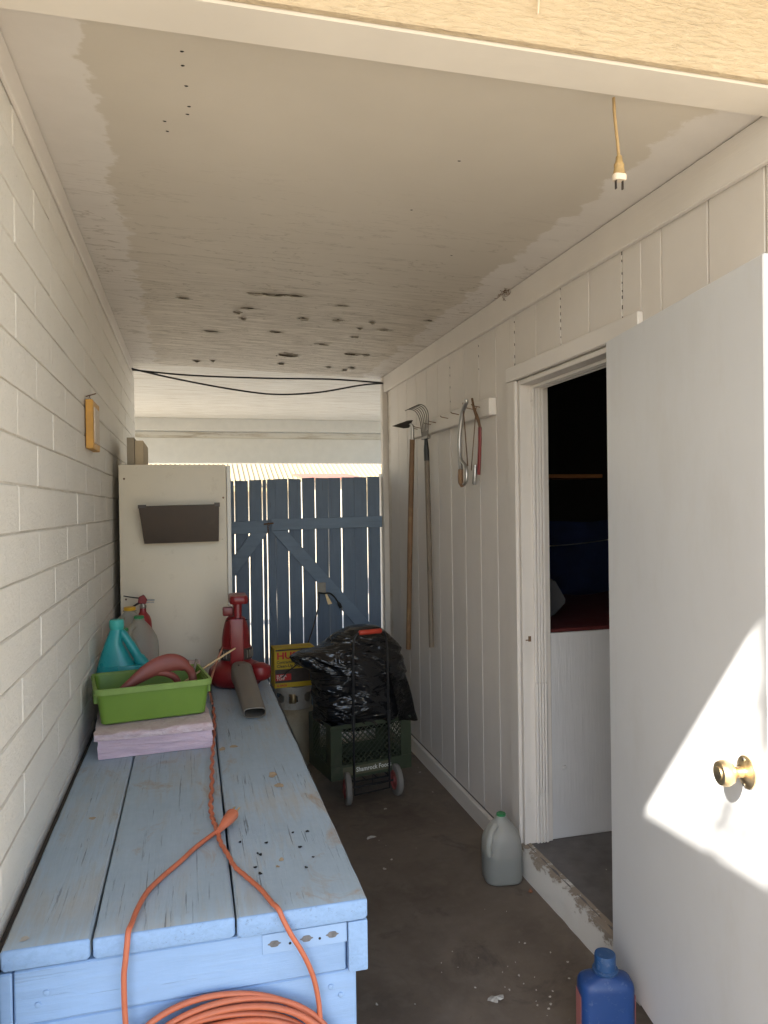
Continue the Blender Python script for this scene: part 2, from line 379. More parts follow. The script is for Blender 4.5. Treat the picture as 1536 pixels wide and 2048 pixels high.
M_jugfull = jug_mat('milky_plastic_over_water', (.44,.45,.42), .2)
M_water = mat('jug_water', (.17,.18,.165), .15)
M_tank = plain('old_cream_tank', (.30,.26,.18), .6, vary=.2, scale=5, dirt=(.16,.10,.055), dlo=.5)
M_collar = plain('grey_tank_collar', (.36,.34,.30), .6, vary=.2, scale=8, dirt=(.15,.12,.09))
M_boxy = plain('yellow_carton', (.55,.38,.015), .55, vary=.06)
M_boxd = plain('dark_carton_print', (.05,.035,.03), .5, vary=.4, scale=30)
M_ink_red = mat('red_print', (.55,.02,.02), .5)
M_ink_black = mat('black_print', (.03,.03,.02), .5)
M_ink_white = mat('white_print', (.72,.72,.66), .6)
M_crate = plain('dark_green_crate', (.036,.048,.025), .5, vary=.15, scale=9, dirt=(.10,.09,.065), dlo=.56)
M_crateband = plain('dirty_crate_band', (.11,.105,.06), .6, vary=.2)
M_bag = mat('black_bag_film', (.009,.009,.010), .20, 0, .6); k = NT(M_bag); g = k.noise(k.coords((1.1,1.1,4.2)), 4, 2, .5, 1.8); k.bump(g, .8, .04)
M_redgrip = plain('red_orange_grip', (.55,.055,.025), .45)
M_wheelred = plain('dusty_red_hub', (.30,.07,.06), .6, vary=.25)
M_tyre = plain('grey_tyre', (.20,.185,.165), .85, vary=.15)
M_handleA = plain('old_red_brown_handle', (.20,.115,.06), .6, vary=.3, scale=7, dirt=(.34,.22,.09))
M_handleB = plain('grey_wood_handle', (.17,.135,.10), .7, vary=.3, scale=8)
M_door = mat('door_paint', (.66,.65,.65), .38); k = NT(M_door); v = k.coords(rand=False); n_ = k.noise(v, 2.2, 5, .6)
k.color(k.mix(k.ramp(n_,[(.3,0.),(.7,1.)]), (.625,.638,.66), (.665,.678,.70)))
scf = k.ramp(k.noise(k.coords((14,14,3.5), rand=False), 5, 6, .75, .4), [(.70,0.),(.76,1.)])
grm = k.ramp(k.noise(k.coords((3,3,1.2), rand=False), 2.2, 7, .7), [(.50,0.),(.80,1.)])
base_ = k.b.inputs['Base Color'].links[0].from_socket
k.color(k.mix(k.math('MULTIPLY', scf, .35), k.mix(k.math('MULTIPLY', grm, .30), base_, (.50,.48,.44)), (.36,.33,.30)))
nb = k.bump(k.noise(v, 3.2, 3, .5), .3, .008); k.bump(k.noise(v, 90, 2), .06, .001, nb)
M_plaster = plain('panel_white', (.60,.60,.60), .6, vary=.08, scale=5)
M_panel = painted_wood('white_plywood', (.60,.60,.61), grain=(22,22,1.6), wear=.75, bump=.6, rough=.5, dist=.004)
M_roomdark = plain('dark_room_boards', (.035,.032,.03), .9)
M_redtop = plain('dark_red_counter', (.11,.02,.02), .6, vary=.2)
M_navycloth = plain('navy_cloth', (.02,.035,.11), .9, vary=.3)
M_shelf = plain('shelf_wood', (.42,.18,.07), .6)
M_cordtan = plain('tan_flat_cord', (.50,.34,.16), .5, vary=.15, scale=40)
M_plugtan = plain('tan_plug', (.46,.31,.13), .55, vary=.3, scale=60)
M_plugface = plain('pale_plug_face', (.78,.66,.52), .5)
M_bluejug = plain('blue_plastic', (.012,.05,.185), .45, vary=.12, scale=6, dirt=(.15,.19,.28), dscale=60, dlo=.575)
M_bluecap = plain('blue_cap', (.016,.065,.18), .5, vary=.15, dirt=(.22,.25,.30), dscale=70, dlo=.55)
M_labelred = plain('red_label_edge', (.45,.16,.15), .5)
M_chip = plain('paint_chip', (.46,.43,.38), .8, vary=.35, scale=30)
M_leaf = plain('dry_leaf', (.25,.11,.06), .8)
M_leafgreen = plain('green_leaf', (.06,.10,.03), .6)
M_stucco = plain('cream_stucco', (.62,.55,.43), .9, vary=.06, scale=6, bump=.3)
M_rooftile = plain('tan_roof_tile', (.36,.285,.165), .85, vary=.1, scale=3)
M_redtile = plain('red_roof_sheet', (.34,.13,.075), .7, vary=.08)
M_bare = plain('bare_knot_wood', (.40,.31,.20), .8, vary=.3, scale=60)
M_hole = mat('bench_hole', (.015,.016,.02), .9)
M_slot = plain('bare_metal_slot', (.15,.15,.16), .6, .2, vary=.4, scale=80)
M_galv = plain('painted_metal_plate', (.265,.40,.62), .4, vary=.06, bump=.06)

# ------------------------------------------------------------------ dimensions
WL, WR = -.37, 1.345          # faces of the block wall and of the siding
CZ = 2.465                    # ceiling
ZT = .742                     # bench top
CSL = .036                    # the ceiling rises towards the block wall
def cz(x): return CZ+(WR-x)*CSL

# ------------------------------------------------------------------ ground and floor
bm = BM(); bmesh.ops.create_grid(bm, x_segments=1, y_segments=1, size=400, matrix=Matrix.Translation((0,0,-.03)))
struct('ground', bm, M_ground)
bm = BM(); box(bm, WL-.08, 1.37, .9, 5.6, -.2, 0); struct('concrete_floor', bm, M_floor)

# ------------------------------------------------------------------ block wall
bw = thing('block_wall', 'white painted wall of long low concrete blocks beside the blue bench', 'wall', (WL, 1.2, 0))
CH, CL = .107, .4375
Y0, Y1 = 1.2, 5.42
bm = BM(); box(bm, WL-.12, WL-.0055, Y0, Y1, 0, 2.80); part('mortar', bm, M_mortar, bw, world=True)
def block_mesh(length, height, seed):
    r_ = random.Random(seed); bm = BM()
    box(bm, -.07, 0, 0, length, 0, height)
    fr = [f for f in bm.faces if f.normal.x > .5]
    bmesh.ops.bevel(bm, geom=list(fr[0].edges), offset=.0028, segments=2, affect='EDGES', profile=.5)
    for v_ in bm.verts: v_.co.x += r_.uniform(-.0008,.0008); v_.co.z += r_.uniform(-.0012,.0012)
    return mesh_of(bm, 'block', M_block)
full = [block_mesh(CL-.0024, CH-.0055, s) for s in range(5)]
cache = {}
row = 0; z = .008
while z + CH - .010 < 2.56:
    y = Y0 + (.0 if row % 2 == 0 else -CL/2) + .16
    while y > Y0: y -= CL
    while y < Y1:
        a, b_ = max(y+.0012, Y0), min(y+CL-.0012, Y1)
        if b_ - a > .03:
            if b_-a > CL-.005: me = full[rng.randrange(5)]
            else:
                key = round(b_-a, 3)
                if key not in cache: cache[key] = block_mesh(b_-a, CH-.0055, 99)
                me = cache[key]
            o = part('block', me, None, bw, loc=(rng.uniform(-.0005,.0005), a-1.2, z)); 
        y += CL
    row += 1; z += CH
bm = BM(); box(bm, WL+.001, WL+.012, Y0, 5.2, 2.446, cz(WL)-.003, .002); part('ledger_board', bm, M_whiteY, bw, world=True)
# corner end of the wall seen beyond the cabinet
# ------------------------------------------------------------------ siding wall
sw = thing('siding_wall', 'white grooved plywood siding wall with a plain trim board along its top', 'wall', (WR, 1.34, 0))
DY0, DY1, DZ = 2.0, 2.965, 2.135        # outer edge of the door casing
bm = BM()
box(bm, WR+.007, WR+.09, DY1-.06, 5.05, 0, 2.8); box(bm, WR+.007, WR+.09, 1.345, DY0+.06, 0, 2.8); box(bm, WR+.007, WR+.09, DY0+.06, DY1-.06, DZ-.06, 2.8)
part('sheathing', bm, M_mortar, sw, world=True)
G0, GS = 1.695, .2037
edges = [G0+GS*i for i in range(-2, 17)]
for a, b_ in zip(edges, edges[1:]):
    a2, b2 = max(a+.0032, 1.343), min(b_-.0032, 5.05)
    if b2-a2 < .02: continue
    segs = []
    if b2 <= DY0 or a2 >= DY1: segs = [(a2, b2, .09)]
    elif a2 < DY0: segs = [(a2, DY0-.001, .09), (DY0+.001, b2, DZ+.001)]
    elif b2 > DY1: segs = [(DY1+.001, b2, .09), (a2, DY1-.001, DZ+.001)]
    else: segs = [(a2, b2, DZ+.001)]
    for s0, s1, z0 in segs:
        bm = BM(); box(bm, WR+rng.uniform(-.0005,.0005), WR+.0075, s0, s1, z0, 2.40, .0012); part('siding_board', bm, M_white, sw, world=True)
# unpainted slots in a few grooves
bm = BM()
for gi, z0, z1, step in ((2,2.14,2.35,.031),(4,2.14,2.35,.034),(6,2.14,2.36,.045),(8,2.2,2.35,.05),(10,2.1,2.33,.06)):
    zz = z0
    while zz < z1:
        h = rng.uniform(.004,.013); box(bm, WR+.0005, WR+.006, G0+GS*gi-.0024, G0+GS*gi+.0024, zz, zz+h); zz += step*rng.uniform(.7,1.3)
o = part('groove_gap', bm, M_gap, sw, world=True); o['kind'] = 'stuff'
bm = BM(); box(bm, WR-.021, WR-.001, 1.342, 5.05, 2.352, CZ-.0015, .003); part('top_trim', bm, M_whiteY, sw, world=True)
bm = BM(); box(bm, WR-.024, WR-.001, DY1+.002, 5.05, .0, .088, .004); part('baseboard', bm, M_whiteY, sw, world=True)
bm = BM(); box(bm, WR-.024, WR-.001, 1.342, DY0-.002, .0, .088, .004); part('baseboard', bm, M_whiteY, sw, world=True)
bm = BM(); box(bm, WR-.03, WR+.09, 5.052, 5.11, 0, CZ-.002, .004); part('corner_post', bm, M_jamb, sw, world=True)
# store room behind the siding and the blank front of the building
bm = BM()
box(bm, WR+.092, 4.2, 1.25, 1.339, 0, 2.8); part('front_wall', bm, M_stucco, sw, world=True)
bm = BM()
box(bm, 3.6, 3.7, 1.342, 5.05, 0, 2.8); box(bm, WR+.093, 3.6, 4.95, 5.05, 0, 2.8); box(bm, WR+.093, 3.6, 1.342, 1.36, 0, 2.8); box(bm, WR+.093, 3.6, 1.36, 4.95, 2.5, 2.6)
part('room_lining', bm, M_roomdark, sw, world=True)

# ------------------------------------------------------------------ roof, ceiling, front beam
bm = BM(); box(bm, -1.49, 4.4, -.045, 5.2, 2.815, 2.95); struct('roof', bm, M_farwhite)
bm = BM(); box(bm, WL-.1, WR+.006, 1.46, 5.16, CZ, CZ+.02)
for v_ in bm.verts: v_.co.z += (WR-v_.co.x)*CSL
ceil = struct('ceiling', bm, M_ceil)
rb = thing('front_beam', 'tan rough sawn fascia board with a white painted underside above the entrance', 'beam', (.5, 1.335, 2.45))
bm = BM(); box(bm, -1.0, 4.3, 1.353, 1.462, 2.452, 2.81, .004); part('beam', bm, M_whiteX, rb, world=True)
bm = BM(); box(bm, -1.0, 4.3, 1.333, 1.352, 2.455, 2.81, .003); part('fascia_board', bm, M_fascia, rb, world=True)
# peeling paint on the ceiling
flk = [(.293,3.326,.05,.012),(.364,3.311,.07,.014),(.466,3.299,.06,.01),(.69,3.387,.05,.008),(.231,3.667,.025,.014),(.267,3.772,.022,.015),(.272,3.574,.05,.01),(.557,3.68,.04,.013),(.719,3.647,.035,.012),(.899,3.634,.018,.014),(.867,3.773,.02,.012),(.984,3.762,.05,.009),(.883,3.965,.03,.012),(.594,4.578,.085,.05),(.583,4.838,.03,.02),(.949,4.408,.05,.03),(1.041,4.391,.028,.02),(.891,4.841,.03,.014),(1.015,4.9,.025,.03),(1.049,4.812,.025,.022),(.05,4.95,.03,.03),(.15,4.9,.02,.02),(1.16,3.5,.02,.01),(-.02,3.5,.04,.008),(.45,4.0,.05,.008),(.12,4.1,.06,.009),(.75,4.2,.05,.01)]
def blob(bm, cx, cy, z, rx, ry, seed, n=14, amp=.35, th=.0):
    zf = z if callable(z) else (lambda x_: z)
    r_ = random.Random(seed); ph = [r_.uniform(0,6.28) for _ in range(4)]
    ring = []
    for q in range(n):
        a = 2*math.pi*q/n; s = 1+amp*(math.sin(2*a+ph[0])*.5+math.sin(3*a+ph[1])*.4+math.sin(5*a+ph[2])*.3)
        x_ = cx+rx*s*math.cos(a); ring.append(bm.verts.new((x_, cy+ry*s*math.sin(a), zf(x_))))
    return ring
bm = BM(); lay = 0
for i, (x, y, a, b_) in enumerate(flk):
    r_ = random.Random(i+400)
    for q in range(r_.randint(5, 9)):
        lay += 1; t = r_.gauss(0, .42)
        sx, sy = a*r_.uniform(.12,.50), b_*r_.uniform(.16,.6)
        dz_ = .0006+.00001*lay
        ring = blob(bm, x+t*a, y+r_.gauss(0,.45)*b_, lambda q_: cz(q_)-dz_, sx, sy, i*31+q, 24, 1.0); f_ = bm.faces.new(ring[::-1]); f_.material_index = 0 if r_.random() < .55 else 1
o = part('bare_patch', bm, [M_rot, M_rot2], ceil); o['kind'] = 'stuff'
bm = BM()
for i, (x, y, a, b_) in enumerate(flk):
    # a curled flap of paint hanging from the far lip of the patch
    n = 7; P = []
    r_ = random.Random(i+50)
    for q in range(n):
        t = q/(n-1)-.5; hgt = math.cos(t*math.pi)**.6
        x_ = x+t*a*1.5
        Zc = cz(x_); P.append([(x_, y+b_*1.2, Zc-.0012), (x_+r_.uniform(-.002,.002), y+b_*(.6-.2*hgt), Zc-.0012-.006*hgt*min(1,b_/.012)), (x_+r_.uniform(-.003,.003), y-b_*.2*hgt+r_.uniform(-.004,.004), Zc-.0015-.008*hgt*min(1.3,b_/.012))])
    V = [[bm.verts.new(p) for p in c_] for c_ in P]
    for A, B in zip(V, V[1:]):
        for j in range(2): bm.faces.new((A[j], B[j], B[j+1], A[j+1]))
o = part('paint_flap', bm, M_flake, ceil, 60); o['kind'] = 'stuff'
bm = BM()
for i, (x, y) in enumerate([(-.004,1.617),(-.003,1.668),(.004,1.746),(.01,1.833),(.006,1.87),(-.049,1.92),(-.044,1.969),(.72,1.9),(.69,2.25),(.95,2.6)]):
    ring = blob(bm, x, y, lambda q_: cz(q_)-.0009, .0045, .0035, i+9, 10, .2); bm.faces.new(ring[::-1])
o = part('nail_hole', bm, M_gap, ceil); o['kind'] = 'stuff'
# thin splinter hanging on the fascia
bm = BM(); tube(bm, [(.672,1.322,2.62),(.671,1.321,2.55),(.667,1.320,2.503)], [.0025,.0025,.0018], 6)
tag(part('wood_splinter', bm, M_plugface), 'thin pale splinter hanging on the tan fascia board', 'splinter')
# dusty web clump under the right-hand ceiling edge
bm = BM()
r_ = random.Random(3)
for i in range(26):
    p = Vector((1.312+r_.uniform(-.02,.008), 2.92+r_.uniform(-.035,.035), 2.45+r_.uniform(-.012,.012)))
    q = p+Vector((r_.uniform(-.02,.012), r_.uniform(-.03,.03), r_.uniform(-.018,.01))); tube(bm, [p,(p+q)/2+Vector((0,0,-.004)),q], .0011, 4)
tag(part('dirt_clump', bm, M_rust), 'small brown clump of webs under the ceiling edge above the siding', 'cobweb')

# ------------------------------------------------------------------ beyond the gate
fc = thing('patio_canopy', 'weathered white board canopy with a broad white beam beyond the blue gate', 'canopy', (.5, 8.3, 2.0))
yb = 5.163
for i in range(9):
    y0 = yb+i*.345; bm = BM(); box(bm, -1.6, 3.0, y0, y0+.342, 2.532, 2.555, .0); part('roof_board', bm, M_far, fc, world=True)
bm = BM(); box(bm, -1.6, 3.0, 8.255, 8.40, 2.40, 2.5315, .002); part('trim_board', bm, M_farwhite, fc, world=True)
bm = BM(); box(bm, -1.6, 3.0, 8.36, 8.46, 2.33, 2.397, .004); part('trim_board', bm, M_far, fc, world=True)
bm = BM(); box(bm, -1.6, 3.0, 8.33, 8.48, 2.05, 2.327, .006); part('beam', bm, M_farwhite, fc, world=True)
bm = BM(); box(bm, -1.6, -1.5, 8.34, 8.44, -.03, 2.05, .004); part('post', bm, M_farwhite, fc, world=True)
bm = BM(); box(bm, 2.9, 3.0, 8.34, 8.44, -.03, 2.05, .004); part('post', bm, M_farwhite, fc, world=True)
nh = thing('neighbour_house', 'cream house with a ribbed tan tile roof beyond the gate', 'house', (2, 22, -.03))
bm = BM(); box(bm, -9, 16, 20, 30, -.03, 2.15); part('wall', bm, M_stucco, nh, world=True)
bm = BM(); y0, z0, y1, z1 = 19.3, 2.1, 25, 4.2
prism(bm, [(y0,z0),(y1,z1),(30.7,z0),(30.7,z0-.12),(y1,z1-.12),(y0,z0-.12)], 0, -9.6, 16.6); rf = part('roof', bm, M_rooftile, nh, world=True)
bm = BM()
for i in range(200):
    x = -9.4+i*.128; tube(bm, [(x,y0-.02,z0+.01),(x,y1,z1+.01)], .036, 5)
o = part('tile_rib', bm, M_rooftile, rf, world=True, smooth=60); o['kind'] = 'stuff'
ts = thing('tool_shed', 'low cream shed with a red sheet roof beyond the gate', 'shed', (3, 13.5, -.03))
bm = BM(); box(bm, 2.0, 2.95, 13, 14.5, -.03, 2.03); part('wall', bm, M_stucco, ts, world=True)
bm = BM(); prism(bm, [(12.85,2.035),(14.6,2.19),(14.6,2.22),(12.85,2.065)], 0, 1.92, 3.03); part('roof', bm, M_redtile, ts, world=True)

# unseen house added on the left so its eave bounds the door's sun patch
sh = thing('sun_block_house', 'unseen cream house added on the left so its eave shades the door', 'house', (-3, 0, -.03))
EX = -1.5; EZ = .725+(1.17-EX)*.92
bm = BM(); box(bm, -6, EX-.45, -1.25, 1.19, -.03, EZ-.1); box(bm, -6, WL-.125, 1.2, 5.4, -.03, 2.80); part('wall', bm, M_stucco, sh, world=True)
bm = BM(); box(bm, -6.2, EX, -1.4, 1.6, EZ-.12, EZ, .0); part('eave', bm, M_farwhite, sh, world=True)

tc_ = Vector((1.12,1.28,1.22))-SUN*5.6  # unseen tree added along the sun's path, only to dapple the door
tre = thing('dapple_tree', 'unseen slim leafy tree added to dapple the sun patch on the door', 'tree', (tc_.x-.5, tc_.y-.7, -.03))
bm = BM(); tube(bm, spline([(tc_.x-.5,tc_.y-.7,-.03),(tc_.x-.45,tc_.y-.65,2.0),(tc_.x-.3,tc_.y-.4,3.6),(tc_.x-.1,tc_.y-.15,tc_.z-.2),(tc_.x,tc_.y,tc_.z+.3)],5), [.07-.0028*q for q in range(21)], 8); part('trunk', bm, M_dark, tre, world=True, smooth=60)
bm = BM(); r_ = random.Random(21)
for q in range(46):
    cc = tc_+Vector((r_.gauss(0,.20), r_.gauss(0,.20), r_.gauss(0,.26)))
    for j in range(4):
        p = cc+Vector((r_.gauss(0,.02), r_.gauss(0,.02), r_.gauss(0,.02))); ax = Vector((r_.uniform(-1,1),r_.uniform(-1,1),r_.uniform(-1,1))).normalized(); bx3 = ax.orthogonal().normalized()*.014; ax *= .026
        bm.faces.new([bm.verts.new(p+o_) for o_ in (-ax, bx3, ax, -bx3)])
o = part('crown', bm, M_leafgreen, tre, world=True); o['kind'] = 'stuff'

# ------------------------------------------------------------------ door frame, door, step
df = thing('door_frame', 'chipped white door casing and jamb around the open doorway', 'door frame', (WR, 2.5, .12))
CT = .018
bm = BM(); box(bm, WR-CT, WR-.0005, 2.885, DY1, .07, DZ-.062, .003); part('casing', bm, M_jamb, df, world=True)
bm = BM(); box(bm, WR-CT, WR-.0005, DY0, 2.075, .12, DZ-.062, .003); part('casing', bm, M_jamb, df, world=True)
bm = BM(); box(bm, WR-CT-.003, WR-.0005, DY0-.012, DY1+.002, DZ-.060, DZ, .003); part('head_casing', bm, M_whitefresh, df, world=True)
bm = BM(); box(bm, WR-.004, WR+.125, 2.862, 2.883, .07, DZ-.064, .002); part('jamb', bm, M_jamb, df, world=True)
bm = BM(); box(bm, WR-.004, WR+.125, 2.077, 2.097, .12, DZ-.064, .002); part('jamb', bm, M_jamb, df, world=True)
bm = BM(); box(bm, WR-.003, WR+.125, 2.099, 2.860, DZ-.084, DZ-.0645, .002); part('head_jamb', bm, M_jamb, df, world=True)
for ya, yb_ in ((2.848,2.861),):
    bm = BM()
    for j, xx in enumerate((.046,.060,.074,.088)): box(bm, WR+xx, WR+xx+.011, ya-.002*(j%2), yb_, .12, DZ-.086, .002)
    part('door_stop', bm, M_whitefresh, df, world=True)
bm = BM()
for j, xx in enumerate((.046,.060,.074,.088)): box(bm, WR+xx, WR+xx+.011, 2.099, 2.846, DZ-.098-.002*(j%2), DZ-.085, .002)
part('door_stop', bm, M_whitefresh, df, world=True)
bm = BM()
for j in range(4): box(bm, WR+.044+j*.013, WR+.054+j*.013, 2.836, 2.8455, .33, .80, .003)
part('ribbed_patch', bm, M_whitefresh, df, world=True)
bm = BM(); box(bm, WR+.012, WR+.040, 2.8605, 2.8615, .955,1.015,.0004); sp_ = part('strike_plate', bm, M_jamb, df, world=True)
bm = BM(); box(bm, WR+.020, WR+.033, 2.8598, 2.8604, .972,.995); box(bm, WR+.008, WR+.020, 2.8598, 2.8604, .976,.981); part('latch_hole', bm, M_rust, sp_, world=True)
bm = BM(); box(bm, WR+.008, WR+.036, 2.8602, 2.8615, 1.60,1.655,.0005); part('patch_plate', bm, M_jamb, df, world=True)
bm = BM(); tube(bm, spline([(WR+.045,2.861,1.985),(WR+.045,2.850,1.988),(WR+.046,2.842,1.975),(WR+.046,2.848,1.962)],4), .003, 6); part('hook', bm, M_jamb, df, world=True)
# step
bm = BM(); box(bm, WR+.003, 3.6, 1.362, 4.95, -.03, .118); struct('room_floor', bm, M_step)
bm = BM()
n = 60; prof = []
for i in range(n+1):
    y = 2.0+.965*i/n; dz = .006*mnoise.noise((y*14,0,0)); dx = .006*mnoise.noise((y*11,5,0))
    prof.append((y, .112+dz, WR-.026+dx))
A = []
for y, zt_, xf in prof:
    A.append([bm.verts.new(p) for p in ((xf-.004, y, -.002), (xf, y, zt_*.75), (xf+.010, y, zt_), (WR+.02, y, .1215+.002*mnoise.noise((y*20,1,0))))])
for P, Q in zip(A, A[1:]):
    for j in range(3): bm.faces.new((P[j], Q[j], Q[j+1], P[j+1]))
bmesh.ops.recalc_face_normals(bm, faces=bm.faces)
o = part('riser', bm, M_riser, None, 50); o.name = 'door_step'; tag(o, 'worn white painted concrete step edge under the doorway', 'step')
# door leaf: swung out, almost flat against the wall
AN = R(9.2); HX, HY = 1.240, 2.030
dr = thing('door', 'plain pale grey flush door swung wide open with a brass knob', 'door', (HX, HY, .128))
u_ = Vector((-math.sin(AN), -math.cos(AN), 0)); nrm = Vector((-math.cos(AN), math.sin(AN), 0)); zz_ = Vector((0,0,1))
DW, DH, DT = .80, 1.918, .036
def dbox(bm, w0, w1, t0, t1, z0, z1, bev=0):
    c = u_*((w0+w1)/2)+nrm*((t0+t1)/2)+zz_*((z0+z1)/2); obox(bm, c, (u_,nrm,zz_), ((w1-w0)/2,(t1-t0)/2,(z1-z0)/2), bev)
bm = BM(); dbox(bm, 0, DW, -DT, 0, 0, DH, .003); leaf = part('leaf', bm, M_door, dr)
KW, KZ = .728, .853
def dlathe(bm, prof, w, z0, n=28):
    """revolve about the door normal"""
    rings = []
    for r_, h in prof:
        c = u_*w+zz_*z0+nrm*h; rings.append([c+u_*r_*math.cos(2*math.pi*q/n)+zz_*r_*math.sin(2*math.pi*q/n) for q in range(n)])
    loft(bm, rings)
    bmesh.ops.recalc_face_normals(bm, faces=bm.faces)
bm = BM(); dlathe(bm, [(.034,.0005),(.034,.004),(.030,.007),(.027,.0075),(.021,.011),(.014,.013)], KW, KZ); rose = part('rosette', bm, M_brass, dr, 35)
bm = BM(); dlathe(bm, [(.012,.012),(.011,.024),(.014,.030),(.022,.036),(.027,.046),(.0275,.054),(.024,.0625),(.021,.064),(.015,.0635),(.013,.066),(.006,.0665),(.001,.0665)], KW, KZ); part('knob', bm, M_brass, dr, 40)
bm = BM(); dlathe(bm, [(.004,.0076),(.0038,.0095),(.002,.010)], KW, KZ+.0265, 10); part('screw', bm, M_steel, rose, 40)
bm = BM(); dlathe(bm, [(.004,.0076),(.0038,.0095),(.002,.010)], KW, KZ-.0265, 10); part('screw', bm, M_steel, rose, 40)
bm = BM(); dbox(bm, DW+.0004, DW+.002, -.030,-.006, KZ-.028,KZ+.028,.0005); lp = part('latch_plate', bm, M_steel, dr)
bm = BM(); dbox(bm, DW+.002, DW+.010, -.024,-.012, KZ-.010,KZ+.010,.002); part('latch', bm, M_brass, lp)
for z0 in (.18,.92,1.66):
    bm = BM(); c0 = u_*(-.004)+nrm*(-.040); tube(bm, [c0+zz_*z0, c0+zz_*(z0+.09)], .006, 10); part('hinge', bm, M_jamb, dr, 40)
# things in the dark room
ct = thing('counter', 'white plywood sided counter with a dark red top inside the doorway', 'counter', (1.9, 3.1, .118))
bm = BM(); box(bm, WR+.10, 3.2, 2.868, 2.885, .119, 1.0, .003); part('side_panel', bm, M_panel, ct, world=True)
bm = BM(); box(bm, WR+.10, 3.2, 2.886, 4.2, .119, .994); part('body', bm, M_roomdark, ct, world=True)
bm = BM(); box(bm, WR+.10, 3.2, 2.90, 4.1, .995, 1.012, .003); part('top', bm, M_redtop, ct, world=True)
for x, z0 in ((1.66,.52),(1.60,.27),(1.70,.25)):
    pass
bm = BM(); lathe(bm, [(.012,0),(.011,.004),(.004,.006)], n=12); bmesh.ops.rotate(bm, verts=bm.verts, cent=(0,0,0), matrix=Matrix.Rotation(R(90),3,'X')); part('bolt', bm, M_panel, ct, 40, loc=(1.53-1.9, 2.868-3.1, .42-.118))
bm = BM(); box(bm, 1.9, 2.52, 4.18, 4.45, 1.712, 1.735, .002); tag(part('shelf_board', bm, M_shelf), 'reddish wooden shelf board in the dark room', 'shelf')
bm = BM(); box(bm, 1.46, 1.48, 4.3, 4.6, 1.73, 1.75); bm.free()
bm = BM(); tube(bm, spline([(1.70,3.60,1.325),(1.95,3.60,1.330),(2.21,3.60,1.353),(2.5,3.6,1.39)],6), .003, 6); tag(part('pale_wire', bm, M_steel), 'thin pale wire strung across the dark room', 'wire')
def cloth(bm, x0, x1, y0, z0, z1, seed):
    nx, nz = 18, 12; V = []
    for i in range(nx+1):
        V.append([])
        for j in range(nz+1):
            x = x0+(x1-x0)*i/nx; z_ = z0+(z1-z0)*j/nz
            V[-1].append(bm.verts.new((x, y0+.03*math.sin(i*1.1+seed)+.02*mnoise.noise((i*.4,j*.4,seed)), z_+.02*mnoise.noise((i*.3,0,seed)))))
    for i in range(nx):
        for j in range(nz): bm.faces.new((V[i][j],V[i+1][j],V[i+1][j+1],V[i][j+1]))
    r = bmesh.ops.solidify(bm, geom=bm.faces, thickness=.01)
bm = BM(); cloth(bm, 1.5, 3.1, 3.95, 1.02, 1.45, 2); tag(part('navy_cloth', bm, M_navycloth, None, 60), 'dark navy cloth standing on the red counter in the dark room', 'cloth')
bm = BM(); prism(bm, [(1.50,1.06),(1.66,1.06),(1.735,1.13),(1.67,1.24),(1.50,1.24)], 1, 3.20, 3.26); bmesh.ops.bevel(bm, geom=bm.edges, offset=.01, segments=2, affect='EDGES')
bmesh.ops.translate(bm, verts=bm.verts, vec=(0,0,-.047)); tag(part('grey_carton', bm, M_dimcarton, None, 40), 'small pointed grey carton on the red counter just inside the doorway', 'carton')

# ------------------------------------------------------------------ gate
def plank(bm, x0, x1, y0, y1, z0, z1, seed):
    r_ = random.Random(seed); n = 12; t = [r_.uniform(-.0015,.0015) for _ in range(4)]
    rings = []
    for i in range(n+1):
        z_ = z0+(z1-z0)*i/n; wl = .0016*mnoise.noise((seed*3.1, z_*5, 0)); wr = .0016*mnoise.noise((seed*3.1+50, z_*5, 0))
        top = (r_.uniform(-.004,.004) if i == n else 0)
        rings.append([(x0+wl,y0,z_),(x1+wr,y0,z_+top),(x1+wr,y1,z_+top),(x0+wl,y1,z_)])
    loft(bm, rings); bmesh.ops.recalc_face_normals(bm, faces=bm.faces)
GY = 5.13
def gate(label, xs, z_top, loc, rails, braces):
    g_ = thing('gate', label, 'gate', loc, group=None)
    for i, (a, b_) in enumerate(xs):
        bm = BM(); plank(bm, a, b_, GY, GY+.018, .075+rng.uniform(-.01,.01), z_top[i], int(a*1000)); part('plank', bm, M_blueGate, g_, world=True)
    for (xa, za, xb, zb, h) in rails:
        bm = BM(); A = [(xa,za-h),(xb,zb-h),(xb,zb),(xa,za)]; prism(bm, A, 1, GY-.021, GY-.001); bmesh.ops.bevel(bm, geom=bm.edges, offset=.002, affect='EDGES'); part('rail', bm, M_blueRail, g_, world=True)
    for P in braces:
        bm = BM(); prism(bm, P, 1, GY-.0205, GY-.0012); bmesh.ops.bevel(bm, geom=bm.edges, offset=.002, affect='EDGES'); part('brace', bm, M_blueRail, g_, world=True)
    return g_
gr_ = gate('broad blue plank gate leaf hung on the white post by the siding', 
     [(.5085,.563),(.5645,.649),(.655,.742),(.750,.837),(.8455,.932),(.9355,1.021),(1.0325,1.119),(1.1205,1.211),(1.219,1.305)],
     [1.748,1.750,1.752,1.756,1.757,1.757,1.760,1.762,1.764], (.9,GY,0),
     [(.530,1.474,1.318,1.482,.078), (.52,.40,1.31,.41,.08)],
     [[(.525,1.392),(.635,1.392),(1.245,.415),(1.245,.545-.24),(1.175,.345)] if False else [(.528,1.392),(.640,1.392),(1.24,.70),(1.24,.565)]])
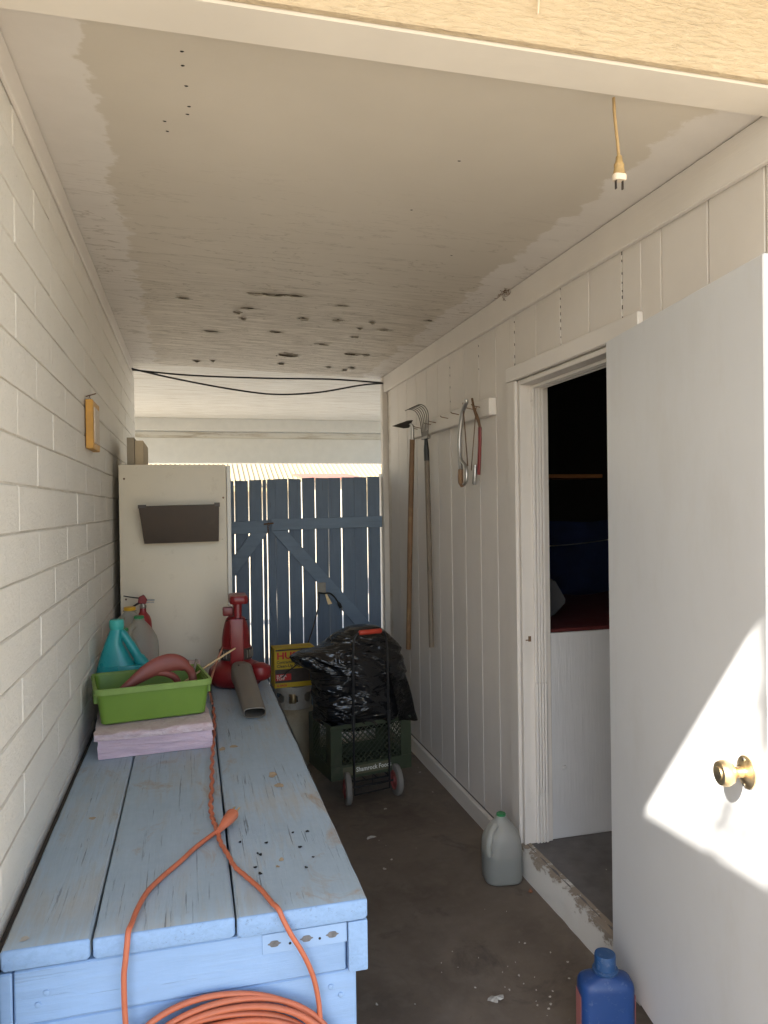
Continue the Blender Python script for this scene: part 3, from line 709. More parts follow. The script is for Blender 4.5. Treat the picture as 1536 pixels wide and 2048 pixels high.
gl_ = gate('narrow blue plank gate leaf half hidden behind the cream cabinet',
     [(-.36,-.275),(-.268,-.18),(-.173,-.083),(-.076,.012),(.018,.105),(.112,.193),(.20,.283),(.290,.378),(.386,.470),(.477,.501)],
     [1.735]*7+[1.740,1.742,1.744], (.1,GY,0),
     [(-.36,1.440,.517,1.468,.085), (-.36,.40,.50,.40,.08)],
     [[(.395,1.381),(.505,1.381),(.06,.80),(-.06,.80)]])
# latch with a short chain where the two leaves meet
bm = BM(); box(bm, .535,.585, GY-.0235,GY-.0212, 1.412,1.462,.001); lt = part('hasp', bm, M_blueRail, gr_, world=True)
for i in range(6):
    bm = BM(); c_ = Vector((.508+.003*math.sin(i*2), GY-.028, 1.450-i*.013)); pts = []
    for q in range(11):
        a = 2*math.pi*q/10; d_ = (math.cos(a)*.005, 0, math.sin(a)*.009) if i % 2 else (0, math.cos(a)*.005, math.sin(a)*.009); pts.append(c_+Vector(d_))
    tube(bm, pts, .0018, 5, False); part('chain_link', bm, M_rust, lt, world=True)
bm = BM(); tube(bm, [(.478,GY-.03,1.440),(.545,GY-.03,1.446)], .005, 8); part('bolt', bm, M_rust, lt, world=True)
gp = BM(); box(gp, 1.318, 1.352, 5.115, 5.20, 0, 1.785, .004); tag(part('gate_post', gp, M_jamb), 'short white gate post at the end of the siding', 'post')
# cord hook on the gate with a hanging appliance cord
ch = thing('cord_hook', 'small grey metal clip screwed to the gate brace', 'clip', (.87, GY-.03, .95))
bm = BM(); box(bm, .845,.900, GY-.040,GY-.0215, .955,1.025,.002); part('plate', bm, M_collar, ch, world=True)
bm = BM(); prism(bm, [(.895,.945),(.905,.950),(.945,.875),(.915,.87),(.905,.905)], 1, GY-.032, GY-.029); part('tag', bm, M_brass, ch, world=True)
pc = thing('appliance_cord', 'dark cord with a plug looped over the clip on the gate', 'cord', (.87, GY-.04, .95))
bm = BM(); tube(bm, spline([(.845,GY-.045,.958),(.88,GY-.048,.951),(.925,GY-.05,.950),(.96,GY-.05,.920),(.985,GY-.05,.880)],6), .006, 8); part('cord', bm, M_black, pc, world=True, smooth=60)
bm = BM(); tube(bm, spline([(.848,GY-.045,.958),(.825,4.95,.90),(.76,4.75,.80),(.69,4.60,.69),(.61,4.43,.62),(.55,4.39,.585),(.50,4.36,.55)],6), .0042, 7); part('cord', bm, M_dark, pc, world=True, smooth=60)
bm = BM(); tube(bm, [(.983,GY-.05,.884),(.992,GY-.05,.868),(1.003,GY-.05,.846)], [.008,.013,.011], 8); pg = part('plug', bm, M_black, pc, world=True)
for dx in (-.006,.006):
    bm = BM(); tube(bm, [(1.003+dx,GY-.05,.848),(1.012+dx,GY-.05,.828)], .002, 5); part('prong', bm, M_steel, pg, world=True)
# cables strung under the far end of the ceiling
bm = BM(); tube(bm, spline([(-.369,5.08,2.463),(.0,5.09,2.440),(.5,5.10,2.437),(.95,5.09,2.442),(1.30,5.07,2.425),(1.314,5.065,2.424)],6), .006, 7); tag(part('black_cable', bm, M_black, None, 60), 'taut black cable running under the far end of the ceiling', 'cable')
bm = BM(); tube(bm, spline([(-.369,5.04,2.465),(-.1,5.02,2.405),(.25,5.01,2.345),(.55,5.01,2.315),(.85,5.01,2.335),(1.15,5.03,2.395),(1.30,5.045,2.415),(1.314,5.045,2.416)],6), .006, 7); tag(part('black_cable', bm, M_black, None, 60), 'sagging black cable hung below the taut one at the far end', 'cable')

# ------------------------------------------------------------------ cabinet and the things on it
cb = thing('metal_cabinet', 'tall cream metal cabinet seen from its side at the end of the bench', 'cabinet', (-.06, 3.75, 0))
bm = BM(); box(bm, -.335, .170, 3.755, 4.62, 0, 1.768, .004, 2); part('body', bm, M_cab, cb, world=True, smooth=40)
bm = BM(); box(bm, .172, .192, 3.757, 4.62, .05, 1.764, .003, 2); part('door', bm, M_cabedge, cb, world=True)
for x, z_ in ((-.255,1.752),(-.08,1.752),(.09,1.75),(.155,1.605),(-.31,1.70),(-.31,1.12),(.15,1.40),(.13,1.39),(-.27,1.39)):
    bm = BM(); lathe(bm, [(.005,0),(.0045,.002),(.001,.0028)], n=10); bmesh.ops.rotate(bm, verts=bm.verts, cent=(0,0,0), matrix=Matrix.Rotation(R(90),3,'X'))
    part('screw', bm, M_rust if x in (-.31,.155) else M_cab, cb, loc=(x+.06, 3.755-3.75, z_))
# file pocket
fp = thing('file_pocket', 'dark brown plastic file pocket hanging on the cabinet side', 'pocket', (-.055, 3.74, 1.39))
bm = BM()
loft(bm, [[(-.218,3.690,1.388),(.128,3.690,1.392),(.128,3.752,1.392),(-.218,3.752,1.388)],
          [(-.240,3.655,1.566),(.131,3.655,1.572),(.131,3.752,1.572),(-.240,3.752,1.566)]], True, False)
bmesh.ops.recalc_face_normals(bm, faces=bm.faces); bmesh.ops.solidify(bm, geom=bm.faces, thickness=.004)
bmesh.ops.bevel(bm, geom=[e for e in bm.edges if e.calc_face_angle(0) > 1], offset=.0015, affect='EDGES')
part('tray', bm, M_brownplastic, fp, world=True)
bm = BM(); box(bm, .108,.134,3.650,3.656,1.560,1.580,.001); part('lip', bm, M_brownplastic, fp, world=True)
bm = BM(); box(bm, -.242,-.205,3.650,3.656,1.556,1.573,.001); part('lip', bm, M_brownplastic, fp, world=True)
bx_ = thing('board_box', 'narrow grey brown box standing on top of the cream cabinet', 'box', (-.28,3.9,1.768))
bm = BM(); box(bm, -.300,-.265,3.82,4.3,1.769,1.905,.001); part('back_board', bm, M_cardboard, bx_, world=True)
bm = BM(); box(bm, -.264,-.225,3.84,4.28,1.769,1.892,.001); part('box', bm, M_cardboard2, bx_, world=True)
# hanging frame on the block wall
hf = thing('wall_plaque', 'small ochre edged wooden plaque hung on the block wall', 'plaque', (WL+.02, 2.97, 1.86))
bm = BM(); box(bm, WL+.004, WL+.030, 2.872,2.90, 1.776,1.955,.002); part('side_rail', bm, M_ochre, hf, world=True)
bm = BM(); box(bm, WL+.004, WL+.030, 3.04,3.068, 1.776,1.955,.002); part('side_rail', bm, M_ochre, hf, world=True)
bm = BM(); box(bm, WL+.004, WL+.0295, 2.901,3.039, 1.776,1.80,.002); part('rail', bm, M_ochre, hf, world=True)
bm = BM(); box(bm, WL+.004, WL+.0295, 2.901,3.039, 1.931,1.955,.002); part('rail', bm, M_ochre, hf, world=True)
bm = BM(); box(bm, WL+.006, WL+.033, 2.90,3.04, 1.80,1.931,.001); part('picture', bm, M_paper, hf, world=True)
bm = BM(); tube(bm, [(WL-.001,2.93,1.972),(WL+.035,2.93,1.984)], .002, 6); part('nail', bm, M_rust, hf, world=True)
bm = BM(); tube(bm, [(WL+.012,2.89,1.955),(WL+.012,2.93,1.974),(WL+.012,3.0,1.955)], .0012, 5); part('wire', bm, M_rust, hf, world=True)

# ------------------------------------------------------------------ workbench
FY = 1.487; BY = 3.72
wb = thing('workbench', 'long blue painted bench of heavy worn planks against the block wall', 'bench', (0, FY, 0))
def bench_plank(x0, x1, f0, thick, seed, name='plank'):
    bm = BM(); r_ = random.Random(seed); n = 44; rings = []; c = .006
    stations = [(f0,.0042),(f0+.0013,.0016),(f0+.0042,0)]+[(f0+.0042+(BY-f0-.0042)*q/n,0) for q in range(1,n+1)]
    for y, ins in stations:
        def j(o_): return .0014*mnoise.noise((seed*7.3+o_, y*4.2, 0))+.0007*mnoise.noise((seed*3.3+o_, y*21, 0))
        zt_ = ZT+.0012*mnoise.noise((seed, y*2.2, 3))-ins; xr = x1+j(20)*(2 if seed == 3 else 1)-ins; xl = x0+j(40)+ins; zb_ = ZT-thick+ins
        rings.append([(xl,y,zb_+c),(xl,y,zt_-c*.7),(xl+c*.7,y,zt_),(xr-c*.7,y,zt_),(xr,y,zt_-c*.7),(xr,y,zb_+c),(xr-c,y,zb_),(xl+c,y,zb_)])
    fs = loft(bm, rings); bmesh.ops.recalc_face_normals(bm, faces=bm.faces)
    for f in bm.faces: f.material_index = 1 if f.normal.y < -.15 else 0
    return part(name, bm, [M_blueTop, M_blueEnd], wb, world=True, smooth=35)
bench_plank(-.352, -.1965, FY, .040, 1); bench_plank(-.1925, .0705, FY-.002, .040, 2); bench_plank(.0755, .3385, FY-.006, .042, 3)
bm = BM(); box(bm, .2985,.3395, FY-.004, BY-.02, .594,.6985,.004,2); part('side_rail', bm, M_blueEnd, wb, world=True, smooth=35)
bm = BM(); box(bm, -.331,.2945, FY+.004,FY+.042,.597,.6995,.003); part('front_rail', bm, M_blueFront, wb, world=True)
bm = BM(); box(bm, -.356,-.3335, FY+.002,FY+.09,.0,.6985,.003); part('leg', bm, M_blueFront, wb, world=True)
for z0, z1 in ((.40,.5945),(.20,.398),(.01,.198)):
    bm = BM(); box(bm, -.331,.316, FY+.008,FY+.04,z0,z1,.003); part('front_board', bm, M_blueFront, wb, world=True)
for z0, z1 in ((.40,.5905),(.20,.398),(.01,.198)):
    bm = BM(); box(bm, .283,.3155, FY+.042,BY-.03,z0,z1,.003); part('side_board', bm, M_blueFront, wb, world=True)
bm = BM(); box(bm, -.331,.282, BY-.06,BY-.03,.01,.69,.003); part('back_board', bm, M_blueFront, wb, world=True)
# metal plate with keyhole slots
bm = BM(); box(bm, .124,.2965, FY+.0018,FY+.0036,.6565,.6965,.0006); mp = part('metal_plate', bm, M_galv, wb, world=True)
for cx in (.148,.213,.266):
    bm = BM(); ring = []
    for q in range(24):
        a = 2*math.pi*q/24; x = math.cos(a)*.0135; z_ = math.sin(a)*(.0065 if abs(math.cos(a)) < .55 else .0028); ring.append((cx+x, .676+z_))
    prism(bm, ring, 1, FY+.0012, FY+.0017); part('slot', bm, M_slot, mp, world=True)
for cx in (.1795,.240):
    bm = BM(); prism(bm, [(cx+.0028*math.cos(q*.785), .672+.0028*math.sin(q*.785)) for q in range(8)], 1, FY+.0012, FY+.0017); part('hole', bm, M_gap, mp, world=True)
for x, z_ in ((-.275,.652),(-.29,.632),(.262,.565),(.283,.545),(.238,.52)):
    bm = BM(); lathe(bm, [(.006,0),(.0055,.002),(.002,.0032)], n=12); bmesh.ops.rotate(bm, verts=bm.verts, cent=(0,0,0), matrix=Matrix.Rotation(R(90),3,'X'))
    part('bolt_head', bm, M_blueFront, wb, smooth=50, loc=(x, .004 if z_ > .6 else .008, z_))
# drilled holes, knots, bare patches on the planks: thin inlays with a shape of their own
for i, (x, y) in enumerate([(.102,1.817),(.163,1.795),(.232,1.833),(.268,1.83),(.238,1.75),(.138,1.746),(.144,1.738),(.26,1.691),(.127,1.679),(.237,1.647),(.135,1.648)]):
    bm = BM(); hr_ = rng.uniform(.0024,.0046); ring = blob(bm, x, y, ZT+.0016, hr_, hr_*1.5, i, 14, .35); bm.faces.new(ring); part('drill_hole', bm, M_hole, wb, world=True)
for i, (x, y, a, b_) in enumerate([(.226,2.249,.013,.022),(.235,2.157,.012,.018),(.089,2.539,.010,.02),(.127,2.555,.012,.016),(.188,1.70,.006,.008),(.176,1.669,.004,.006),(-.263,2.067,.008,.01),(-.317,1.52,.009,.008)]):
    bm = BM(); ring = blob(bm, x, y, ZT+.0015, a, b_, i+70, 14, .3); bm.faces.new(ring); part('bare_spot', bm, M_bare if i < 7 else M_chip, wb, world=True)
# dark board standing in the gap by the wall
bm = BM(); box(bm, -.3685,-.3570, 1.46, 3.7, .0, .726, .002); tag(part('dark_board', bm, M_dark), 'dark brown board wedged between the block wall and the bench', 'board')
# thin black wire along the outer edge of the bench
bm = BM(); tube(bm, spline([(.342,2.05,.722),(.343,2.3,.728),(.3425,2.7,.734),(.343,3.2,.738),(.345,3.6,.740),(.35,3.74,.735)],6), .003, 6); tag(part('thin_wire', bm, M_black, None, 60), 'thin black wire lying along the outer edge of the bench', 'wire')

# ------------------------------------------------------------------ orange extension cord
ec = thing('extension_cord', 'orange extension cord lying over the bench and coiled on its front', 'cord', (0, FY, ZT))
zc = ZT+.0075
tw = [(.074,3.05),(.071,2.812),(.060,2.575),(.051,2.375),(.046,2.203),(.039,2.055),(.041,1.962),(.050,1.890),(.055,1.817),(.069,1.747),(.082,1.681),(.103,1.629),(.128,1.567),(.146,1.505)]
P = spline([(x,y,zc) for x, y in tw], 10)
for i, p in enumerate(P):                                # waviness left by an old twist
    a = max(0, min(1, (p.y-1.55)/.5)); p.x += .0028*a*math.sin(i*1.35); p.z += .0012*abs(math.sin(i*1.35+1))
P += spline([(.146,1.505,zc),(.156,1.482,zc-.001),(.166,1.4715,.728),(.180,1.467,.700),(.199,1.468,.666),(.215,1.470,.630),(.226,1.472,.595),(.233,1.470,.555),(.235,1.466,.522),(.238,1.462,.49)],8)[1:]
bm = BM(); tube(bm, P, .0052, 8); part('cord', bm, M_orange, ec, world=True, smooth=60)
P = spline([(.052,1.872,zc+.004),(.032,1.852,zc+.001),(-.004,1.801,zc),(-.037,1.740,zc),(-.073,1.680,zc),(-.101,1.623,zc),(-.117,1.557,zc),(-.124,1.505,zc),(-.128,1.483,zc-.001),(-.130,1.472,.728),(-.133,1.468,.70),(-.136,1.468,.673),(-.136,1.469,.62),(-.134,1.468,.572),(-.131,1.466,.50),(-.12,1.46,.44)],8)
bm = BM(); tube(bm, P, .0056, 8); part('cord', bm, M_orange, ec, world=True, smooth=60)
bm = BM()
for i in range(15):                                      # the coil: loops hung against the front boards
    r_ = random.Random(i*5+1); cx = .062+r_.uniform(-.012,.012); cz_ = .40+r_.uniform(-.004,.004); a_x = .212-.0035*i+r_.uniform(-.007,.007); a_z = .198-.0080*i+r_.uniform(-.004,.004)
    yy = FY-.012-.0095*(i % 3)-.006*r_.random(); ph = r_.uniform(0,6.28); pts = []
    tilt = r_.uniform(-.05,.05)+.07
    for q in range(65):
        a = 2*math.pi*q/64; sx = a_x*math.copysign(abs(math.cos(a))**.95, math.cos(a)); sz_ = a_z*math.copysign(abs(math.sin(a))**.78, math.sin(a))
        pts.append((cx+sx, yy+.005*math.sin(3*a+ph), cz_+sz_-tilt*sx))
    tube(bm, pts, .0060, 8, False)
part('coil', bm, M_orange, ec, world=True, smooth=60)
d_ = Vector((.055,.088,.020)).normalized(); sdv = Vector((d_.y,-d_.x,0)).normalized(); p0 = Vector((.054,1.862,ZT+.016))
bm = BM(); R_ = []
for t, hw, hh in ((-.004,.006,.006),(.010,.007,.007),(.014,.009,.008),(.022,.009,.008),(.026,.011,.010),(.048,.0155,.012),(.068,.0165,.013),(.072,.0155,.012)):
    c_ = p0+d_*t; R_.append([c_+sdv*hw*math.cos(2*math.pi*q/16)*abs(math.cos(2*math.pi*q/16))**-.35+Vector((0,0,1))*hh*math.sin(2*math.pi*q/16) if abs(math.cos(2*math.pi*q/16)) > .01 else c_+Vector((0,0,1))*hh*math.sin(2*math.pi*q/16) for q in range(16)])
loft(bm, R_); bmesh.ops.recalc_face_normals(bm, faces=bm.faces); pl = part('plug', bm, M_orange, ec, world=True, smooth=45)
for s_, up_, rr in ((-.0065,.003,.0018),(.0065,.003,.0018),(0,-.006,.0024)):
    bm = BM(); c_ = p0+d_*.072+sdv*s_+Vector((0,0,up_)); tube(bm, [c_, c_+d_*.022], rr*1.3, 6); part('prong', bm, M_brass, pl, world=True)

# ------------------------------------------------------------------ pink bundles, green bin and its tools
def wrapped(name, label, x0, x1, y0, y1, z0, z1, rz, mt, seed, amp=.006):
    cx, cy = (x0+x1)/2, (y0+y1)/2; bm = BM(); vs_ = box(bm, x0-cx, x1-cx, y0-cy, y1-cy, 0, z1-z0)
    bmesh.ops.subdivide_edges(bm, edges=bm.edges, cuts=13, use_grid_fill=True)
    H = z1-z0
    for v_ in bm.verts:
        p = v_.co; k_ = min(1, p.z/.012); n_ = mnoise.noise_vector((p.x*22+seed, p.y*22, p.z*60)); rd = mnoise.noise((p.x*14+p.z*60+seed, p.y*14, p.z*40))
        v_.co += Vector((n_.x*amp*.7, n_.y*amp*.7+amp*.5*rd, max(-.5,n_.z)*amp*.4*k_))
        if p.z < 0: v_.co.z = 0
    o = part(name, bm, mt, None, 70); o.location = (cx, cy, z0); o.rotation_euler.z = rz; return tag(o, label, 'bundle')
wrapped('wrapped_bundle', 'lavender pink paper wrapped bundle lying under the green bin', -.318, .044, 2.555, 2.96, ZT+.0015, .803, R(4), M_pink, 1)
wrapped('wrapped_bundle', 'torn thin pink wrapping layer between the lower bundle and green bin', -.328, .046, 2.550, 2.96, .804, .826, R(4), M_pinkE, 8, .009)
wrapped('wrapped_bundle', 'pink wrapped bundle under the plastic jugs behind the green bin', -.350, .030, 3.00, 3.66, ZT+.0015, .827, 0, M_pinkE, 4)
gb = thing('green_bin', 'lime green plastic bin sitting on the pink bundles', 'bin', (-.150, 2.775, .828), R(9))
bm = BM(); w0, d0, w1, d1, hb_ = .345, .24, .373, .268, .118
loft(bm, [rrect(w0-.02,d0-.02,.012,.0),rrect(w0,d0,.018,.006),rrect(w1,d1,.022,hb_),rrect(w1-.006,d1-.006,.020,hb_),rrect(w0-.006,d0-.006,.016,.009),rrect(w0-.04,d0-.04,.010,.007)], True, True)
bmesh.ops.recalc_face_normals(bm, faces=bm.faces); part('tub', bm, M_green, gb, 40)
bm = BM(); loft(bm, [rrect(w1+.001,d1+.001,.022,hb_-.012),rrect(w1+.016,d1+.016,.026,hb_-.012),rrect(w1+.018,d1+.018,.026,hb_+.004),rrect(w1+.012,d1+.012,.024,hb_+.008),rrect(w1-.004,d1-.004,.020,hb_+.007),rrect(w1-.005,d1-.005,.020,hb_-.003)], False, False)
bmesh.ops.recalc_face_normals(bm, faces=bm.faces); part('rim', bm, M_greenRim, gb, 40)
for s_ in (-1, 1):
    bm = BM(); box(bm, s_*.1875-.007, s_*.1875+.007, -.095, .02, hb_-.048, hb_-.011, .002); part('handle_tab', bm, M_green, gb)
# red looped tool in the bin
rt_ = thing('pruning_tool', 'faded red tool with a looped handle lying in the green bin', 'tool', (-.12, 2.76, .86))
def flatloft(cl, hw, ht, nrm_, n=12):
    """a bar along cl with half width hw (in the bar's plane) and half thickness ht along nrm_"""
    cl = [Vector(p) for p in cl]; nrm_ = Vector(nrm_).normalized(); out = []
    for i, p in enumerate(cl):
        t = (cl[min(i+1,len(cl)-1)]-cl[max(i-1,0)]).normalized(); s = nrm_.cross(t).normalized()
        out.append([p+s*hw[i]*math.cos(2*math.pi*q/n)+nrm_*ht[i]*math.sin(2*math.pi*q/n) for q in range(n)])
    return out
bm = BM(); cl = spline([(-.275,2.70,.905),(-.215,2.715,.945),(-.15,2.73,.985),(-.09,2.745,1.003),(-.045,2.757,.995),(-.012,2.767,.965),(-.003,2.772,.925),(-.01,2.775,.89)],5)
nn = len(cl); hw = [.006+.026*math.sin(math.pi*min(1,i/(nn*.80)))**1.4 if i < nn*.62 else .0145 for i in range(nn)]
hw = [max(h_, .0145) if i > nn*.3 else h_ for i, h_ in enumerate(hw)]
loft(bm, flatloft(cl, hw, [.011]*nn, (.22,-.97,.1))); bmesh.ops.recalc_face_normals(bm, faces=bm.faces); part('handle', bm, M_redtool, rt_, world=True, smooth=60)
bm = BM(); cl = spline([(-.14,2.735,.975),(-.10,2.742,.968),(-.068,2.75,.95),(-.055,2.756,.925),(-.058,2.76,.89)],5); nn = len(cl)
loft(bm, flatloft(cl, [.012]*nn, [.010]*nn, (.22,-.97,.1))); bmesh.ops.recalc_face_normals(bm, faces=bm.faces); part('loop', bm, M_redtool, rt_, world=True, smooth=60)
bm = BM(); obox(bm, (-.16,2.735,.885), (Vector((.9,.2,-.1)).normalized(), Vector((-.2,.97,0)).normalized(), Vector((.1,.02,1)).normalized()), (.13,.003,.02), .001); part('blade', bm, M_rust, rt_, world=True)
bm = BM(); tube(bm, [(-.05,2.84,.90),(.06,2.865,.965),(.150,2.885,1.012),(.156,2.886,1.0155)], [.006,.0065,.006,.0045], 8, flat=.6); tag(part('wooden_lath', bm, M_lath, None, 60), 'pale thin wooden lath sticking out of the green bin', 'stick')
bm = BM(); tube(bm, [(-.02,2.80,.85),(.0,2.86,.945),(.012,2.872,.985)], .0055, 6); tag(part('short_stick', bm, M_handleB, None, 60), 'short brown stick standing in the green bin', 'stick')

# ------------------------------------------------------------------ jugs and extinguisher
def gallon(name, label, loc, h, w_, capm, body, rz=0, water=None, handle=True, capr=.021, cat='jug', sticker=None):
    j = thing(name, label, cat, loc, rz); s = w_
    def secs(sh, z1=1.0):
        pr = [(0,.80,.03),(.02,.95,.045),(.06,1,.052),(.20,1,.052),(.34,1,.052),(.415,1,.052),(.425,1,.052),(.50,1,.052),(.60,.985,.055),(.68,.93,.06),(.76,.80,.06),(.83,.62,.05),(.89,.43,.034),(.925,.31,.0245),(.965,.285,.0225)]
        return [rrect(s*f*sh, s*f*sh*.97, min(r_*s/.15, s*f*sh*.48), z_*h, 5) for z_, f, r_ in pr if z_ <= z1]
    bm = BM(); loft(bm, secs(1))
    if water:
        for f in bm.faces: f.material_index = 1 if f.calc_center_median().z < water*h else 0
    part('bottle', bm, [body, M_jugfull], j, 50)
    bm = BM(); lathe(bm, [(capr*.97,.948*h),(capr,.953*h),(capr,.992*h),(capr*.9,h),(.001,h+.0005)], n=22); part('cap', bm, capm, j, 40)
    bm = BM(); lathe(bm, [(capr*1.12,.93*h),(capr*1.15,.938*h),(capr*1.12,.945*h)], n=22); part('neck_ring', bm, body, j, 60)
    if handle:
        bm = BM(); a = s*.5; tube(bm, spline([(-a*.40,-a*.40,.86*h),(-a*.72,-a*.72,.80*h),(-a*.90,-a*.90,.68*h),(-a*.92,-a*.92,.56*h),(-a*.82,-a*.82,.48*h)],5), .012, 10); part('handle', bm, body, j, 60)
    if water:
        bm = BM(); loft(bm, secs(.975, water)); bmesh.ops.translate(bm, verts=bm.verts, vec=(0,0,.002)); part('water', bm, M_water, j, 50)
    return j
gallon('plastic_jug', 'clear plastic jug with a green cap and green print behind the turquoise jug', (-.222, 3.30, .8285), .272, .150, M_greencap, M_jug, R(20))
gallon('plastic_jug', 'clear plastic jug with a green cap wedged between turquoise jug and block wall', (-.278, 3.205, .8285), .238, .12, M_greencap, M_jug, R(35))
gallon('plastic_jug', 'clear plastic jug with a yellow cap beside the fire extinguisher', (-.272, 3.475, .8285), .29, .155, M_yellowcap, M_jug, R(10), capr=.026)
gallon('water_jug', 'half full clear plastic jug with a green cap on the concrete floor', (1.225, 2.845, 0), .272, .158, M_greencap, M_jugw, R(-8), water=.42, capr=.0195)
# the green leaf print on the front jug
# turquoise jug with its side handle
tj = thing('detergent_jug', 'turquoise plastic jug with a hollow handle and turquoise cap', 'jug', (-.268, 3.03, .8285), R(-4))
def tring(z_, xl, xr, d, n=10):
    return [( (xl+xr)/2+(xr-xl)/2*math.copysign(abs(math.cos(a))**.6, math.cos(a)), d*math.copysign(abs(math.sin(a))**.75, math.sin(a)), z_) for a in [2*math.pi*(q+.5)/28 for q in range(28)]]
bm = BM(); loft(bm, [tring(0,-.088,.088,.045),tring(.008,-.097,.097,.054),tring(.05,-.098,.098,.056),tring(.105,-.094,.095,.054),tring(.125,-.090,.093,.050)])
part('bottle', bm, M_teal, tj, 45)
# upper part: sloping shoulder on the left, handle on the right, with an opening between them
bm = BM(); loft(bm, [tring(.120,-.0905,.050,.046),tring(.145,-.084,.036,.042),tring(.175,-.074,.020,.037),tring(.205,-.064,.004,.034),tring(.235,-.052,.002,.031),tring(.262,-.041,.005,.026)]); part('shoulder', bm, M_teal, tj, 45)
bm = BM(); tube(bm, spline([(.082,0,.115),(.062,0,.145),(.042,0,.180),(.022,0,.215),(.004,0,.243),(-.012,0,.255)],5), [.024]*6+[.018]*8+[.016]*12, 14); part('handle', bm, M_teal, tj, 60)
bm = BM(); lathe(bm, [(.023,.255),(.0265,.268),(.0275,.272),(.0275,.292),(.025,.298),(.001,.299)], c=(-.018,0,0), n=26); part('cap', bm, M_tealcap, tj, 40)
bm = BM(); loft(bm, [tring(.012,-.0985,.0985,.0555),tring(.058,-.0992,.0992,.0572)], False, False); bmesh.ops.delete(bm, geom=[f for f in bm.faces if f.calc_center_median().x > .02], context='FACES')
lb = part('label', bm, M_navy, tj, 60)
Mt = Matrix(((1,0,0,-.088),(0,0,-1,-.0585),(0,1,0,.046),(0,0,0,1)))
text_part('lettering', 'HIGH PERFORMANCE', .0105, Mt, M_ink_white, lb, width=.095)
# extinguisher
fe = thing('fire_extinguisher', 'small red fire extinguisher behind the yellow capped jug', 'extinguisher', (-.225, 3.63, .8285))
bm = BM(); lathe(bm, [(.036,0),(.039,.004),(.039,.185),(.037,.205),(.030,.225),(.020,.238),(.015,.245),(.014,.262)], n=28); part('cylinder', bm, M_extred, fe, 50)
bm = BM(); lathe(bm, [(.0145,.262),(.0155,.264),(.0155,.274),(.013,.276)], n=20); lathe(bm, [(.012,.276),(.012,.29)], n=16); part('valve', bm, M_steel, fe, 40)
bm = BM(); prism(bm, [(-.022,.286),(.012,.280),(.020,.300),(.004,.325),(-.018,.315)], 1, -.013, .013); bmesh.ops.bevel(bm, geom=bm.edges, offset=.003, affect='EDGES'); part('valve_head', bm, M_red, fe)
bm = BM(); tube(bm, [(-.01,0,.308),(-.045,0,.314),(-.085,0,.322)], [.007,.006,.005], 8, flat=.5); part('lever', bm, M_black, fe, 50)
bm = BM(); tube(bm, [(.0,-.003,.296),(-.03,-.006,.280),(-.06,-.008,.262)], [.009,.008,.006], 8, flat=.6); part('grip', bm, M_black, fe, 50)
bm = BM(); tube(bm, [(.0,0,.300),(.052,0,.297)], .004, 8); part('nozzle', bm, M_steel, fe, 50)
bm = BM(); tube(bm, [(.005,0,.287),(.050,0,.287)], .003, 8); part('pin', bm, M_steel, fe, 50)

# ------------------------------------------------------------------ leaf blower
lb_ = thing('leaf_blower', 'red electric leaf blower with a flattened grey nozzle lying on the bench', 'leaf blower', (.19, 3.46, ZT+.002))
bm = BM(); lathe(bm, [(.085,0),(.105,.004),(.122,.022),(.127,.048),(.122,.072),(.105,.092),(.082,.102),(.070,.110)], n=36); part('fan_housing', bm, M_red, lb_, 45)
bm = BM(); loft(bm, [[(.075*math.cos(a)*k1, .075*math.sin(a)*k1, z_) for a in [2*math.pi*q/28 for q in range(28)]] for z_, k1 in ((.108,.93),(.13,.92),(.175,.90),(.178,.865),(.182,.86),(.215,.84),(.255,.76),(.285,.66),(.305,.56),(.312,.40))])
part('motor_housing', bm, M_red, lb_, 35)
bm = BM(); loft(bm, [[(.0725*math.cos(a)*k1, .0725*math.sin(a)*k1, z_) for a in [2*math.pi*q/28 for q in range(28)]] for z_, k1 in ((.120,1.0),(.125,1.03),(.165,1.0),(.170,.96))]); vb = part('vent_band', bm, M_dark, lb_, 35)
for q in range(28):
    a = 2*math.pi*q/28
    if math.sin(a) > .3: continue
    if abs(a-1.5*math.pi) < .45: continue
    bm = BM(); c_ = Vector((.0745*math.cos(a), .0745*math.sin(a), .145)); obox(bm, c_, (Vector((math.cos(a),math.sin(a),0)), Vector((-math.sin(a),math.cos(a),0)), Vector((0,0,1))), (.003,.0022,.017)); part('vent_fin', bm, M_noz, vb)
bm = BM(); box(bm, -.030,.030,-.083,-.060,.10,.31,.008,2); part('front_rib', bm, M_red, lb_, 40)
bm = BM(); loft(bm, [rrect(.052,.060,.02,.235,5,.005,-.035),rrect(.040,.050,.017,.27,5,.006,-.030),rrect(.036,.046,.016,.33,5,.008,-.026),rrect(.038,.048,.016,.375,5,.009,-.022)]); part('handle_post', bm, M_red, lb_, 45)
bm = BM(); loft(bm, [rrect(.076,.15,.02,.372,5,.014,.02),rrect(.084,.16,.024,.378,5,.014,.02),rrect(.084,.16,.024,.398,5,.014,.02),rrect(.074,.15,.02,.408,5,.013,.02),rrect(.030,.06,.012,.414,5,.006,.02)]); part('grip', bm, M_red, lb_, 40)
bm = BM(); loft(bm, [rrect(.040,.05,.016,.29,5,.008,.07),rrect(.036,.046,.016,.34,5,.010,.075),rrect(.038,.048,.016,.375,5,.010,.075)]); part('rear_post', bm, M_redD, lb_, 45)
bm = BM(); box(bm, -.058,-.012,-.02,.03,.315,.355,.008,2); part('switch', bm, M_redD, lb_, 40)
bm = BM(); lathe(bm, [(.006,0),(.006,.003),(.002,.004)], n=10); part('screw', bm, M_gap, lb_, loc=(-.042,-.05,.298))
bm = BM(); lathe(bm, [(.006,0),(.006,.003),(.002,.004)], n=10); part('screw', bm, M_gap, lb_, loc=(.045,-.045,.298))
